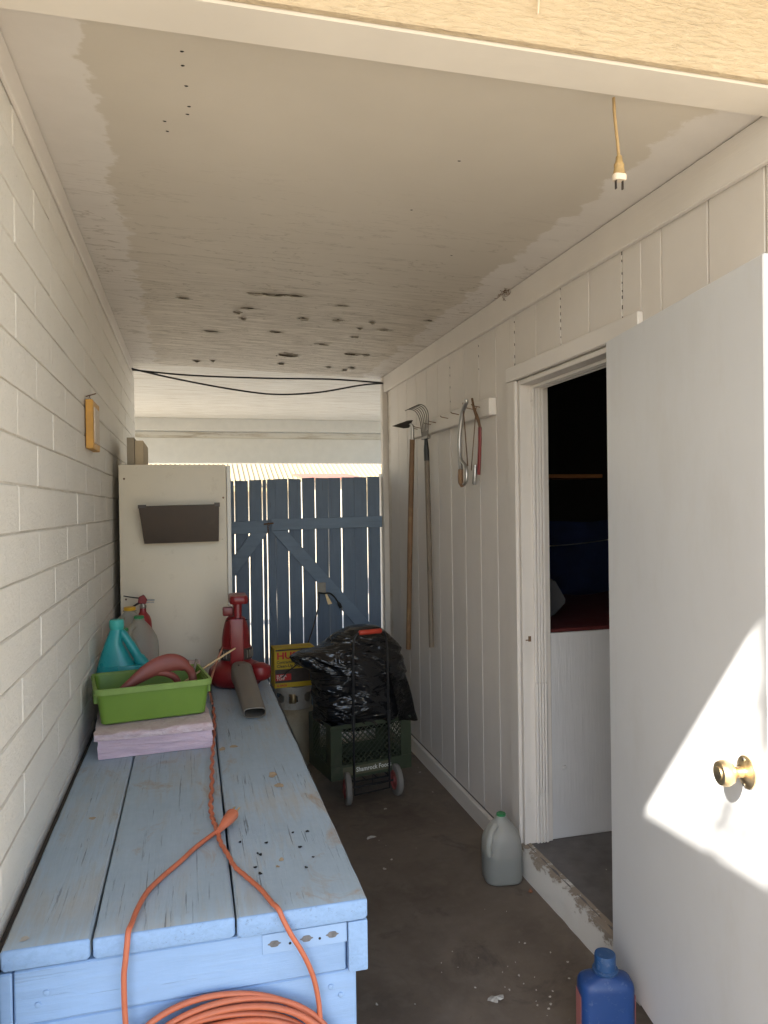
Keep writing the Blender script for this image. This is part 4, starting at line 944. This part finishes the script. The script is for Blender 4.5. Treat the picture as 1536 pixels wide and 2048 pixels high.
bm = BM(); lathe(bm, [(.030,.0),(.046,.01),(.052,.035),(.046,.06),(.02,.075),(.001,.078)], c=(.100,-.075,.03), n=22); part('outlet_bulge', bm, M_red, lb_, 45)
# nozzle tube toward the front of the bench
def nring(y, cx, cz, hw_, hh_, n=24, p=.62):
    return [(cx+hw_*math.copysign(abs(math.cos(a))**p, math.cos(a)), y, cz+hh_*math.copysign(abs(math.sin(a))**p, math.sin(a))) for a in [2*math.pi*q/n for q in range(n)]]
bm = BM(); NS = [(-.085,.012,.074,.040,.046),(-.13,.016,.074,.047,.050),(-.16,.018,.072,.047,.048),(-.165,.018,.071,.0455,.046),(-.30,.024,.055,.045,.040),(-.45,.030,.036,.0435,.030),(-.59,.0345,.0215,.043,.0195)]
loft(bm, [nring(*q) for q in NS]+[nring(-.5905,.0345,.0215,.040,.0165),nring(-.53,.0335,.027,.040,.020),nring(-.40,.03,.04,.038,.025)], True, True)
bmesh.ops.recalc_face_normals(bm, faces=bm.faces); nz_ = part('nozzle', bm, M_noz, lb_, 45)
bm = BM(); box(bm, -.004,.004,-.168,-.158,.116,.1215,.001); part('catch', bm, M_dark, nz_)
bm = BM(); tube(bm, spline([(-.055,-.02,.18),(-.085,-.05,.13),(-.105,-.09,.085),(-.125,-.15,.03),(-.122,-.25,.012),(-.118,-.36,.010)],6), .005, 8); part('power_cord', bm, M_orangeD, lb_, 60)

# ------------------------------------------------------------------ propane tank and carton
TX, TY = .585, 4.50
pt = thing('propane_tank', 'old cream propane cylinder with a pierced collar behind the bench', 'gas cylinder', (TX, TY, 0))
bm = BM(); lathe(bm, [(.10,0),(.105,.0),(.105,.022),(.100,.025),(.115,.028),(.142,.055),(.154,.10),(.155,.26),(.145,.305),(.115,.340),(.06,.358),(.02,.362)], n=36); part('cylinder', bm, M_tank, pt, 50)
bm = BM(); n = 48; zs = (.345,.372,.383,.392,.405,.418,.430,.440,.478); rings = [[(.108*math.cos(2*math.pi*q/n), .108*math.sin(2*math.pi*q/n), z_) for q in range(n)] for z_ in zs]
loft(bm, rings, False, False)
def in_hole(f):
    c_ = f.calc_center_median(); a = math.degrees(math.atan2(c_.y, c_.x)) % 360
    for a0, rad in ((262,16),(210,24),(322,24),(150,24),(90,24)):
        da = (a-a0+180) % 360-180
        if (da/rad)**2+((c_.z-.411)/.033)**2 < 1: return True
bmesh.ops.delete(bm, geom=[f for f in bm.faces if in_hole(f)], context='FACES'); bmesh.ops.solidify(bm, geom=bm.faces, thickness=.004); part('collar', bm, M_collar, pt, 40)
bm = BM(); lathe(bm, [(.02,.36),(.018,.40),(.026,.402),(.026,.43),(.012,.436)], n=16); part('valve', bm, M_brass, pt, 40)
hx = thing('bag_carton', 'yellow contractor bag carton with red lettering standing on the gas cylinder', 'carton', (TX-.005, 4.47, .4795), R(4))
BW, BD, BH = .245, .12, .235
bm = BM(); box(bm, -BW/2,BW/2,-BD/2,BD/2,0,BH,.0015); part('carton', bm, M_boxy, hx)
fy = -BD/2-.0006
bm = BM(); box(bm, -BW/2+.004,BW/2-.004,fy,fy+.0004,.030,.110); part('picture_band', bm, M_boxd, hx)
bm = BM(); box(bm, -BW/2+.006,-BW/2+.10,fy-.0006,fy-.0002,.044,.082); rp = part('red_panel', bm, M_ink_red, hx)
bm = BM(); box(bm, -BW/2+.008,BW/2-.01,fy,fy+.0004,BH-.016,BH-.006); part('dark_strip', bm, M_boxd, hx)
def face_text(txt, x, z_, size, mt, width, bold=0, par=hx, y=None):
    return text_part('lettering', txt, size, Matrix(((1,0,0,x),(0,0,-1,fy-.0008 if y is None else y),(0,1,0,z_),(0,0,0,1))), mt, par, width=width, bold=bold)
face_text('HUSKY', -BW/2+.014, .172, .056, M_ink_red, .205, .0016)
face_text('Contractor', -BW/2+.014, .145, .024, M_ink_black, .105, .0005)
face_text('Clean-Up Bags', -BW/2+.014, .122, .024, M_ink_black, .15, .0005)
face_text('SUPER', -BW/2+.012, .064, .020, M_ink_white, .06, .0004, y=fy-.0012)
face_text('TUFF', -BW/2+.012, .047, .020, M_ink_white, .05, .0004, y=fy-.0012)
face_text('32 BAGS', -BW/2+.012, .009, .018, M_ink_red, .06, .0004)

# ------------------------------------------------------------------ cart, crate and rubbish bag
CA = R(11); cart_loc = (.905, 3.80, 0)
ca = thing('luggage_cart', 'folding black wire cart with a red grip and two red hubbed wheels', 'cart', cart_loc, CA)
for s_ in (-1, 1):
    bm = BM(); rings = []
    for r0, x_ in ((.052,-.016),(.074,-.016),(.081,-.011),(.0825,0),(.081,.011),(.074,.016),(.052,.016)):
        rings.append([(x_, r0*math.cos(2*math.pi*q/32), r0*math.sin(2*math.pi*q/32)) for q in range(32)])
    loft(bm, rings, False, False); loft(bm, [[(x_, .052*math.cos(2*math.pi*q/32), .052*math.sin(2*math.pi*q/32)) for q in range(32)] for x_ in (-.016,.016)], False, False)
    bmesh.ops.recalc_face_normals(bm, faces=bm.faces)
    wh = part('wheel', bm, M_tyre, ca, 40, loc=(s_*.142, 0, .0825)); wh.rotation_euler.z = R(-14 if s_ < 0 else -6)
    bm = BM(); rings = [[(x_, r0*math.cos(2*math.pi*q/28), r0*math.sin(2*math.pi*q/28)) for q in range(28)] for r0, x_ in ((.051,-.014),(.051,-.017),(.046,-.017),(.044,-.010),(.018,-.010),(.015,-.019),(.004,-.019))]
    loft(bm, rings, False, True); loft(bm, [[(.012, r0*math.cos(2*math.pi*q/28), r0*math.sin(2*math.pi*q/28)) for q in range(28)] for r0 in (.051,.004)], False, True); bmesh.ops.recalc_face_normals(bm, faces=bm.faces); part('hub', bm, M_wheelred, wh, 40)
bm = BM(); tube(bm, [(-.15,0,.0825),(.15,0,.0825)], .006, 8); part('axle', bm, M_blackmetal, ca, 50)
for s_ in (-1, 1):
    pts = [(s_*.103,0,.075),(s_*.102,.0,.40),(s_*.100,.0,.70),(s_*.096,0,.83),(s_*.085,0,.872),(s_*.066,0,.886),(s_*.05,0,.888)]
    bm = BM(); tube(bm, spline(pts,5), .0062, 8); part('upright', bm, M_blackmetal, ca, 60)
    bm = BM(); tube(bm, [(s_*.103,0,.39),(s_*.103,0,.46)], .010, 10); part('sleeve', bm, M_black, ca, 50)
bm = BM(); tube(bm, [(-.066,0,.8885),(-.06,0,.889),(.06,0,.889),(.066,0,.8885)], [.008,.0135,.0135,.008], 12); part('grip', bm, M_redgrip, ca, 50)
bm = BM(); tube(bm, [(-.105,.005,.108),(.105,.005,.108)], .005, 8); tube(bm, [(-.105,.36,.118),(.105,.36,.118)], .005, 8)
for s_ in (-1,-.33,.33,1): tube(bm, [(s_*.103,.005,.108),(s_*.103,.36,.118)], .0045, 8)
tube(bm, [(.0,.0,.085),(.05,.1,.105)], .003, 6); tube(bm, [(-.103,.0,.04),(.103,.0,.045)], .0035, 6); tube(bm, [(-.103,0,.04),(-.103,0,.085)], .0035, 6); tube(bm, [(.103,0,.045),(.103,0,.085)], .0035, 6)
part('platform', bm, M_blackmetal, ca, 60)
bm = BM(); tube(bm, [(-.09,.36,.118),(-.09,.37,.0)], .005, 8); tube(bm, [(.09,.36,.118),(.09,.37,.0)], .005, 8); part('rear_foot', bm, M_blackmetal, ca, 60)
def cart_pt(x, y, z_): 
    return (cart_loc[0]+x*math.cos(CA)-y*math.sin(CA), cart_loc[1]+x*math.sin(CA)+y*math.cos(CA), z_)
mc = thing('milk_crate', 'dark green milk crate with diamond lattice sides strapped on the cart', 'crate', cart_pt(.012,.0,.124), CA)
CWd, CDp, CHt = .47, .335, .285; y0c = .022
T_ = .006
def side(name, along, const, length, sgn, lettering=False):
    """one crate side: rails, end stiles and a diamond lattice"""
    bm = BM()
    def bx2(a0, a1, z0, z1, t=T_):
        lo, hi = (const, const+t*sgn) if sgn > 0 else (const-t, const)
        if along == 'x': box(bm, a0, a1, lo, hi, z0, z1, .001)
        else: box(bm, lo, hi, a0, a1, z0, z1, .001)
    a0, a1 = (-length/2, length/2) if along == 'x' else (y0c+.007, y0c+length-.007)
    bx2(a0, a1, CHt-.022, CHt, .011); bx2(a0, a0+.062, .075, CHt-.0225); bx2(a1-.062, a1, .075, CHt-.0225); bx2(a0, a1, .0, .0745, .008)
    o = part('side', bm, M_crate, mc)
    bm = BM(); zl, zh = .076, CHt-.023; la, lb2 = a0+.0625, a1-.0625; st = .031; h_ = zh-zl
    c_ = const+sgn*.003
    q = la-h_
    while q < lb2:
        for dr_ in (1,-1):
            p0_, p1_ = (q, zl), (q+h_, zh)
            if dr_ < 0: p0_, p1_ = (q+h_, zl), (q, zh)
            # clip to the opening
            (ua, za), (ub, zb2) = p0_, p1_
            ts_ = [0., 1.]
            def at(t): return (ua+(ub-ua)*t, za+(zb2-za)*t)
            t0_, t1_ = 0., 1.; d2 = ub-ua
            lo_t, hi_t = sorted(((la-ua)/d2, (lb2-ua)/d2)); t0_, t1_ = max(t0_, lo_t), min(t1_, hi_t)
            if t1_-t0_ > .04:
                A_, B_ = at(t0_), at(t1_)
                P_ = [(A_[0], c_, A_[1]), (B_[0], c_, B_[1])] if along == 'x' else [(c_, A_[0], A_[1]), (c_, B_[0], B_[1])]
                tube(bm, P_, .0026, 4)
        q += st
    g2 = part('lattice', bm, M_crate, o); g2['kind'] = 'stuff'
    return o
s1 = side('front', 'x', y0c, CWd, 1); side('back', 'x', y0c+CDp, CWd, -1)
side('left', 'y', -CWd/2, CDp, 1); side('right', 'y', CWd/2, CDp, -1)
bm = BM(); box(bm, -CWd/2+.01,CWd/2-.01,y0c+.009,y0c+CDp-.009,.002,.008); part('bottom', bm, M_crate, mc)
bm = BM(); box(bm, -.17,.11,y0c-.0016,y0c-.0004,.016,.062,.0003); bd = part('print_band', bm, M_crateband, mc)
text_part('lettering', 'Shamrock Foods', .034, Matrix(((1,0,0,-.095),(0,0,-1,y0c-.0022),(0,1,0,.030),(0,0,0,1))), M_ink_white, bd, width=.205, bold=.0004)
# bag
bg_ = BM(); bmesh.ops.create_icosphere(bg_, subdivisions=6, radius=1)
bc = Vector(cart_pt(.005, .185, .62))
def ridged(p): return 1-2*abs(mnoise.noise(p))
for v_ in bg_.verts:
    d = v_.co.normalized(); a = math.atan2(d.y, d.x); el = d.z
    hr = math.sqrt(max(0,1-el*el)); s = math.copysign(abs(el)**.82, el)
    rx, ry, rz_ = .235, .165, .275
    if el < 0: fq = min(2.2, math.sqrt(1-min(.999,abs(el))**6)/max(hr,.05)); d = Vector((d.x*fq, d.y*fq, d.z))
    pw = .72; q = Vector((math.copysign(abs(d.x)**pw, d.x)*rx, math.copysign(abs(d.y)**pw, d.y)*ry, s*rz_))
    if el > .1: t = (el-.1)/.9; q.x = q.x*(1-.30*t*t)+.03*t; q.y *= 1-.25*t
    fl = max(0,-d.x)**3*math.exp(-((el-.36)/.20)**2)
    q.x -= .15*fl; q.z += .03*fl; q.y *= 1-.3*min(1,fl)                                  # a fold poking out to the left
    if el < -.30: t = min(1, (-.30-el)*2.5); q.x = q.x*(1-t)+max(-.215,min(.215,q.x))*t; q.y = q.y*(1-t)+max(-.148,min(.148,q.y))*t
    inside = max(0, min(1, (q.z+.30)/.12))
    n1 = ridged(Vector((q.x*4.5, q.y*4.5, q.z*9)) + Vector((3,1,2))); n2 = ridged(Vector((q.x*7+5, q.y*7, q.z*20+q.x*9))); n3 = mnoise.noise(Vector((q.x*3.4, q.y*3.4, q.z*3.4)))
    n4 = ridged(Vector((q.x*22+2, q.y*22, q.z*50-q.x*22)))
    k_ = 1+inside*(.085*n1+.075*n2+.06*n3+.014*n4)
    v_.co = Vector((q.x*k_, q.y*k_, q.z*(1+.04*n3+.03*n1)))
rb_ = thing('rubbish_bag', 'crumpled black rubbish bag stuffed into the green milk crate', 'bag', bc, CA)
for v_ in bg_.verts: v_.co.z = max(v_.co.z, -.335)
part('sack', bg_, M_bag, rb_, 60)
# loose skirt of film hanging over the right side of the crate
bm = BM(); V = []
nx, nz = 22, 16
for i in range(nx+1):
    V.append([]); t = i/nx
    for j in range(nz+1):
        s = j/nz; th = -1.15+1.9*t
        rr = .235+.085*s+.02*math.sin(t*17+s*3)*s; x_ = rr*math.cos(th)*1.05; y_ = rr*math.sin(th)*.75
        V[-1].append(bm.verts.new((x_, y_, .10-.36*s*(1-.35*abs(t-.38))+.02*mnoise.noise((t*6,s*3,1)))))
for i in range(nx):
    for j in range(nz): bm.faces.new((V[i][j],V[i+1][j],V[i+1][j+1],V[i][j+1]))
bmesh.ops.solidify(bm, geom=bm.faces, thickness=.002); part('loose_film', bm, M_bag, rb_, 60)

# ------------------------------------------------------------------ tool rack, hoe, rake, saws
tr_ = thing('tool_rack', 'white board rack with bent nails fixed to the siding', 'tool rack', (WR, 3.7, 1.99))
bm = BM(); box(bm, WR-.038, WR-.001, 3.112, 4.345, 1.958, 2.035, .003); part('board', bm, M_whiteY, tr_, world=True)
for y in (3.22,3.30,3.50,3.66,3.86,3.95,4.14,4.20):
    bm = BM(); tube(bm, [(WR-.037,y,2.005),(WR-.075,y,2.012),(WR-.082,y,2.018)], .0022, 6); part('nail', bm, M_rust, tr_, world=True)
hoe = thing('hoe', 'wooden handled hoe with a pointed blade hanging from the rack', 'hoe', (WR-.07, 4.2, .67))
bm = BM(); tube(bm, spline([(WR-.060,4.385,.667),(WR-.064,4.335,1.0),(WR-.070,4.275,1.4),(WR-.079,4.195,1.8),(WR-.082,4.166,1.942)],5), [.0155]*8+[.0165]*8+[.0155]*5, 12); part('handle', bm, M_handleA, hoe, world=True, smooth=60)
bm = BM(); tube(bm, [(WR-.082,4.166,1.938),(WR-.083,4.160,2.0),(WR-.086,4.158,2.022),(WR-.10,4.156,2.034)], [.0125,.0115,.010,.008], 12); part('socket', bm, M_steel, hoe, world=True, smooth=60)
bm = BM(); prism(bm, [(WR-.092,4.115),(WR-.090,4.205),(WR-.125,4.205),(WR-.205,4.160),(WR-.125,4.115)], 2, 2.030, 2.033); 
bmesh.ops.rotate(bm, verts=bm.verts, cent=(WR-.092,4.16,2.03), matrix=Matrix.Rotation(R(-8),3,'Y')); bmesh.ops.rotate(bm, verts=bm.verts, cent=(WR-.092,4.16,2.03), matrix=Matrix.Rotation(R(-22),3,'X')); part('blade', bm, M_tine, hoe, world=True)
rk = thing('rake', 'long handled wire rake hanging from the rack beside the hoe', 'rake', (WR-.07, 3.9, .76))
bm = BM(); tube(bm, spline([(WR-.060,3.925,.762),(WR-.064,3.922,1.1),(WR-.069,3.920,1.5),(WR-.075,3.916,1.80),(WR-.076,3.914,1.84)],5), .0145, 12); part('handle', bm, M_handleB, rk, world=True, smooth=60)
bm = BM(); tube(bm, [(WR-.076,3.914,1.80),(WR-.077,3.915,1.86),(WR-.078,3.916,1.905),(WR-.079,3.916,1.925)], [.0155,.0155,.011,.009], 12); part('ferrule', bm, M_black, rk, world=True, smooth=60)
bm = BM(); box(bm, WR-.088, WR-.070, 3.862,3.975, 1.920,1.936,.002); part('cross_bar', bm, M_oldsteel, rk, world=True)
bm = BM(); box(bm, WR-.084, WR-.080, 3.864,3.978, 1.936,1.965,.001); part('spring_plate', bm, M_tine, rk, world=True)
for i in range(6):
    y = 3.870+i*.021; yo = (i-2.5)*.016
    bm = BM(); tube(bm, spline([(WR-.082,y,1.93),(WR-.083,y+yo*.4,2.0),(WR-.090,y+yo*.8,2.055),(WR-.110,y+yo,2.088),(WR-.140,y+yo*1.2,2.098),(WR-.165,y+yo*1.3,2.090)],4), .0024, 5); part('tine', bm, M_tine, rk, world=True, smooth=60)
# bow saw of bright tube
bs = thing('bow_saw', 'silver tubular bow saw hanging from the rack', 'saw', (WR-.08, 3.3, 1.66))
xs = WR-.085
bm = BM(); tube(bm, spline([(xs,3.275,2.035),(xs-.004,3.318,1.985),(xs-.006,3.348,1.90),(xs-.008,3.352,1.83),(xs-.01,3.338,1.76),(xs-.012,3.325,1.72)],6), .0105, 12); part('frame', bm, M_steel, bs, world=True, smooth=60)
bm = BM(); obox(bm, (xs-.004,3.281,1.885), (Vector((1,0,0)), Vector((0,.985,-.17)).normalized(), Vector((0,.17,.985)).normalized()), (.001,.005,.155)); part('blade', bm, M_rust, bs, world=True)
bm = BM(); tube(bm, spline([(xs-.008,3.333,1.775),(xs-.010,3.30,1.752),(xs-.012,3.262,1.735),(xs-.014,3.247,1.705),(xs-.014,3.252,1.665),(xs-.016,3.275,1.648)],6), [.007]*5+[.0085]*26, 10); part('hand_guard', bm, M_steel, bs, world=True, smooth=60)
bm = BM(); tube(bm, [(xs-.013,3.325,1.722),(xs-.014,3.327,1.69),(xs-.015,3.322,1.66),(xs-.016,3.300,1.645)], [.012,.013,.013,.011], 12); part('handle', bm, M_handleA, bs, world=True, smooth=60)
bm = BM(); lathe(bm, [(.010,0),(.010,.014),(.005,.018)], c=(xs,3.272,2.032), n=12); part('clamp', bm, M_steel, bs, world=True, smooth=40)
# red hacksaw behind it
hs = thing('hack_saw', 'red handled hacksaw hanging beside the silver bow saw', 'saw', (WR-.05, 3.2, 1.66))
xh = WR-.058
bm = BM(); cl = [(xh,3.268,2.052),(xh,3.248,2.005),(xh,3.215,1.965),(xh,3.188,1.935),(xh,3.176,1.905)]; loft(bm, flatloft(cl, [.006,.011,.013,.013,.012], [.005]*5, (1,0,0))); bmesh.ops.recalc_face_normals(bm, faces=bm.faces); part('arm', bm, M_rust, hs, world=True, smooth=60)
bm = BM(); cl = [(xh,3.177,1.907),(xh,3.178,1.85),(xh,3.186,1.78),(xh,3.194,1.72),(xh,3.196,1.69)]; loft(bm, flatloft(cl, [.012,.0125,.012,.011,.007], [.008]*5, (1,0,0))); bmesh.ops.recalc_face_normals(bm, faces=bm.faces); part('frame', bm, M_redD, hs, world=True, smooth=60)
bm = BM(); obox(bm, (xh-.006,3.238,1.86), (Vector((1,0,0)), Vector((0,.97,.24)).normalized(), Vector((0,-.24,.97)).normalized()), (.001,.004,.15)); part('blade', bm, M_rust, hs, world=True)
bm = BM(); loft(bm, flatloft([(xh-.01,3.215,1.735),(xh-.012,3.212,1.70),(xh-.014,3.216,1.665),(xh-.012,3.226,1.65)], [.012,.010,.011,.012], [.010]*4, (1,0,0))); bmesh.ops.recalc_face_normals(bm, faces=bm.faces); part('handle', bm, M_steel, hs, world=True, smooth=60)

# ------------------------------------------------------------------ plug hanging from the beam
hp = thing('hanging_plug', 'tan flat cord with a two pin plug hanging down behind the beam', 'plug', (.94, 1.485, 2.27))
bm = BM(); tube(bm, spline([(.936,1.488,2.464),(.938,1.487,2.42),(.943,1.486,2.37),(.946,1.485,2.33)],6), .0044, 8, flat=.7); part('cord', bm, M_cordtan, hp, world=True, smooth=60)
bm = BM()
loft(bm, [rrect(a, b_, min(a,b_)*.4, z_, 4, .9455, 1.484) for z_, a, b_ in ((2.333,.010,.009),(2.331,.013,.011),(2.317,.017,.014),(2.315,.021,.016),(2.311,.0225,.017),(2.305,.021,.016),(2.294,.027,.018),(2.291,.031,.020))]); pb = part('body', bm, M_plugtan, hp, world=True, smooth=40)
bm = BM(); loft(bm, [rrect(a, b_, min(a,b_)*.4, z_, 4, .9455, 1.484) for z_, a, b_ in ((2.2905,.031,.020),(2.288,.032,.021),(2.279,.0315,.0205),(2.277,.029,.018))]); part('face', bm, M_plugface, hp, world=True, smooth=40)
for s_ in (-1, 1):
    bm = BM(); box(bm, .9455+s_*.0085-.0012,.9455+s_*.0085+.0012,1.481,1.487,2.258,2.278); part('prong', bm, M_dark, hp, world=True)

# ------------------------------------------------------------------ blue bottle and floor litter
bb = thing('blue_bottle', 'dusty blue plastic bottle with a ribbed blue cap standing before the door', 'bottle', (1.098, 1.838, 0), R(-14))
bm = BM(); W, D = .150, .085
loft(bm, [rrect(W*.94,D*.9,.025,0),rrect(W,D,.030,.008),rrect(W,D,.030,.02),rrect(W,D,.028,.205),rrect(W*.985,D*.98,.028,.217),rrect(W*.93,D*.92,.028,.226),rrect(W*.72,D*.78,.028,.234),rrect(.060,.058,.026,.240),rrect(.054,.054,.026,.246)])
part('bottle', bm, M_bluejug, bb, 45)
bm = BM(); lathe(bm, [(.033,.245),(.035,.248),(.035,.254),(.031,.257)], n=32); part('neck_ring', bm, M_bluecap, bb, 40)
bm = BM(); n = 48; loft(bm, [[(r0*(1+(.018 if q % 2 else 0)*rib)*math.cos(2*math.pi*q/n), r0*(1+(.018 if q % 2 else 0)*rib)*math.sin(2*math.pi*q/n), z_) for q in range(n)] for r0, z_, rib in ((.0285,.257,1),(.0285,.291,1),(.0275,.295,0),(.020,.2955,0),(.001,.296,0))]); part('cap', bm, M_bluecap, bb, 40)
for s_ in (-1, 1):
    bm = BM(); box(bm, s_*(W/2+.0004)-.0004, s_*(W/2+.0004)+.0004, -.026,.026,.03,.19); part('label', bm, M_labelred, bb)
bm = BM(); r_ = random.Random(11)
spots = [(r_.uniform(.36,1.28), r_.uniform(1.6,4.2)) for _ in range(26)]
for cx, cy, n in ((.95,2.25,6),(1.0,2.02,14),(.85,2.3,5),(1.1,2.35,6),(1.55,2.4,6)):
    spots += [(cx+r_.gauss(0,.07), cy+r_.gauss(0,.09)) for _ in range(n)]
for i, (x, y) in enumerate(spots):
    if x < .345: continue
    onstep = x > 1.33; s = r_.choice((.0012,.0016,.002,.0026,.0015,.0035)) if i > 8 else r_.uniform(.005,.009)
    ring = blob(bm, x, y, (.1215 if onstep else 0)+.0022, s, s*r_.uniform(.8,1.6), i+300, 8, .45); bm.faces.new(ring)
    low = [bm.verts.new(v_.co-Vector((0,0,.0018))) for v_ in ring]
    for q in range(8): bm.faces.new((ring[q], low[q], low[(q+1)%8], ring[(q+1)%8]))
o = part('paint_chips', bm, M_chip); o['kind'] = 'stuff'; tag(o, 'white paint chips scattered over the concrete floor', 'chips')
for (x, y, s, lab) in ((.90,2.15,.022,'pale crumpled paint flake on the floor near the blue bottle'),(.79,3.36,.018,'pale torn paper scrap on the floor by the cart wheel')):
    bm = BM(); ring = blob(bm, x, y, .004, s, s*.8, int(x*100), 16, .6); c_ = bm.verts.new((x,y,.011))
    for q in range(16): bm.faces.new((ring[q], ring[(q+1)%16], c_)); 
    for q in range(0,16,2): ring[q].co.z = .0015
    tag(part('paint_flake', bm, M_chip), lab, 'flake')
for (x, y, rz, lab) in ((.86,1.80,.4,'curled brown dry leaf on the concrete floor'),(1.285,2.70,1.2,'reddish dry leaf beside the water jug on the floor')):
    bm = BM(); L_ = .028; V = []
    for i in range(7):
        t = i/6; wd = .010*math.sin(math.pi*min(.98,t+.02)); V.append([bm.verts.new((L_*(t-.5), s_*wd, .003+.007*(2*t-1)**2+abs(s_)*.004)) for s_ in (-1,0,1)])
    for A_, B_ in zip(V, V[1:]):
        for j in range(2): bm.faces.new((A_[j],B_[j],B_[j+1],A_[j+1]))
    o = part('dry_leaf', bm, M_leaf, None, 60); o.location = (x,y,0); o.rotation_euler.z = rz; tag(o, lab, 'leaf')
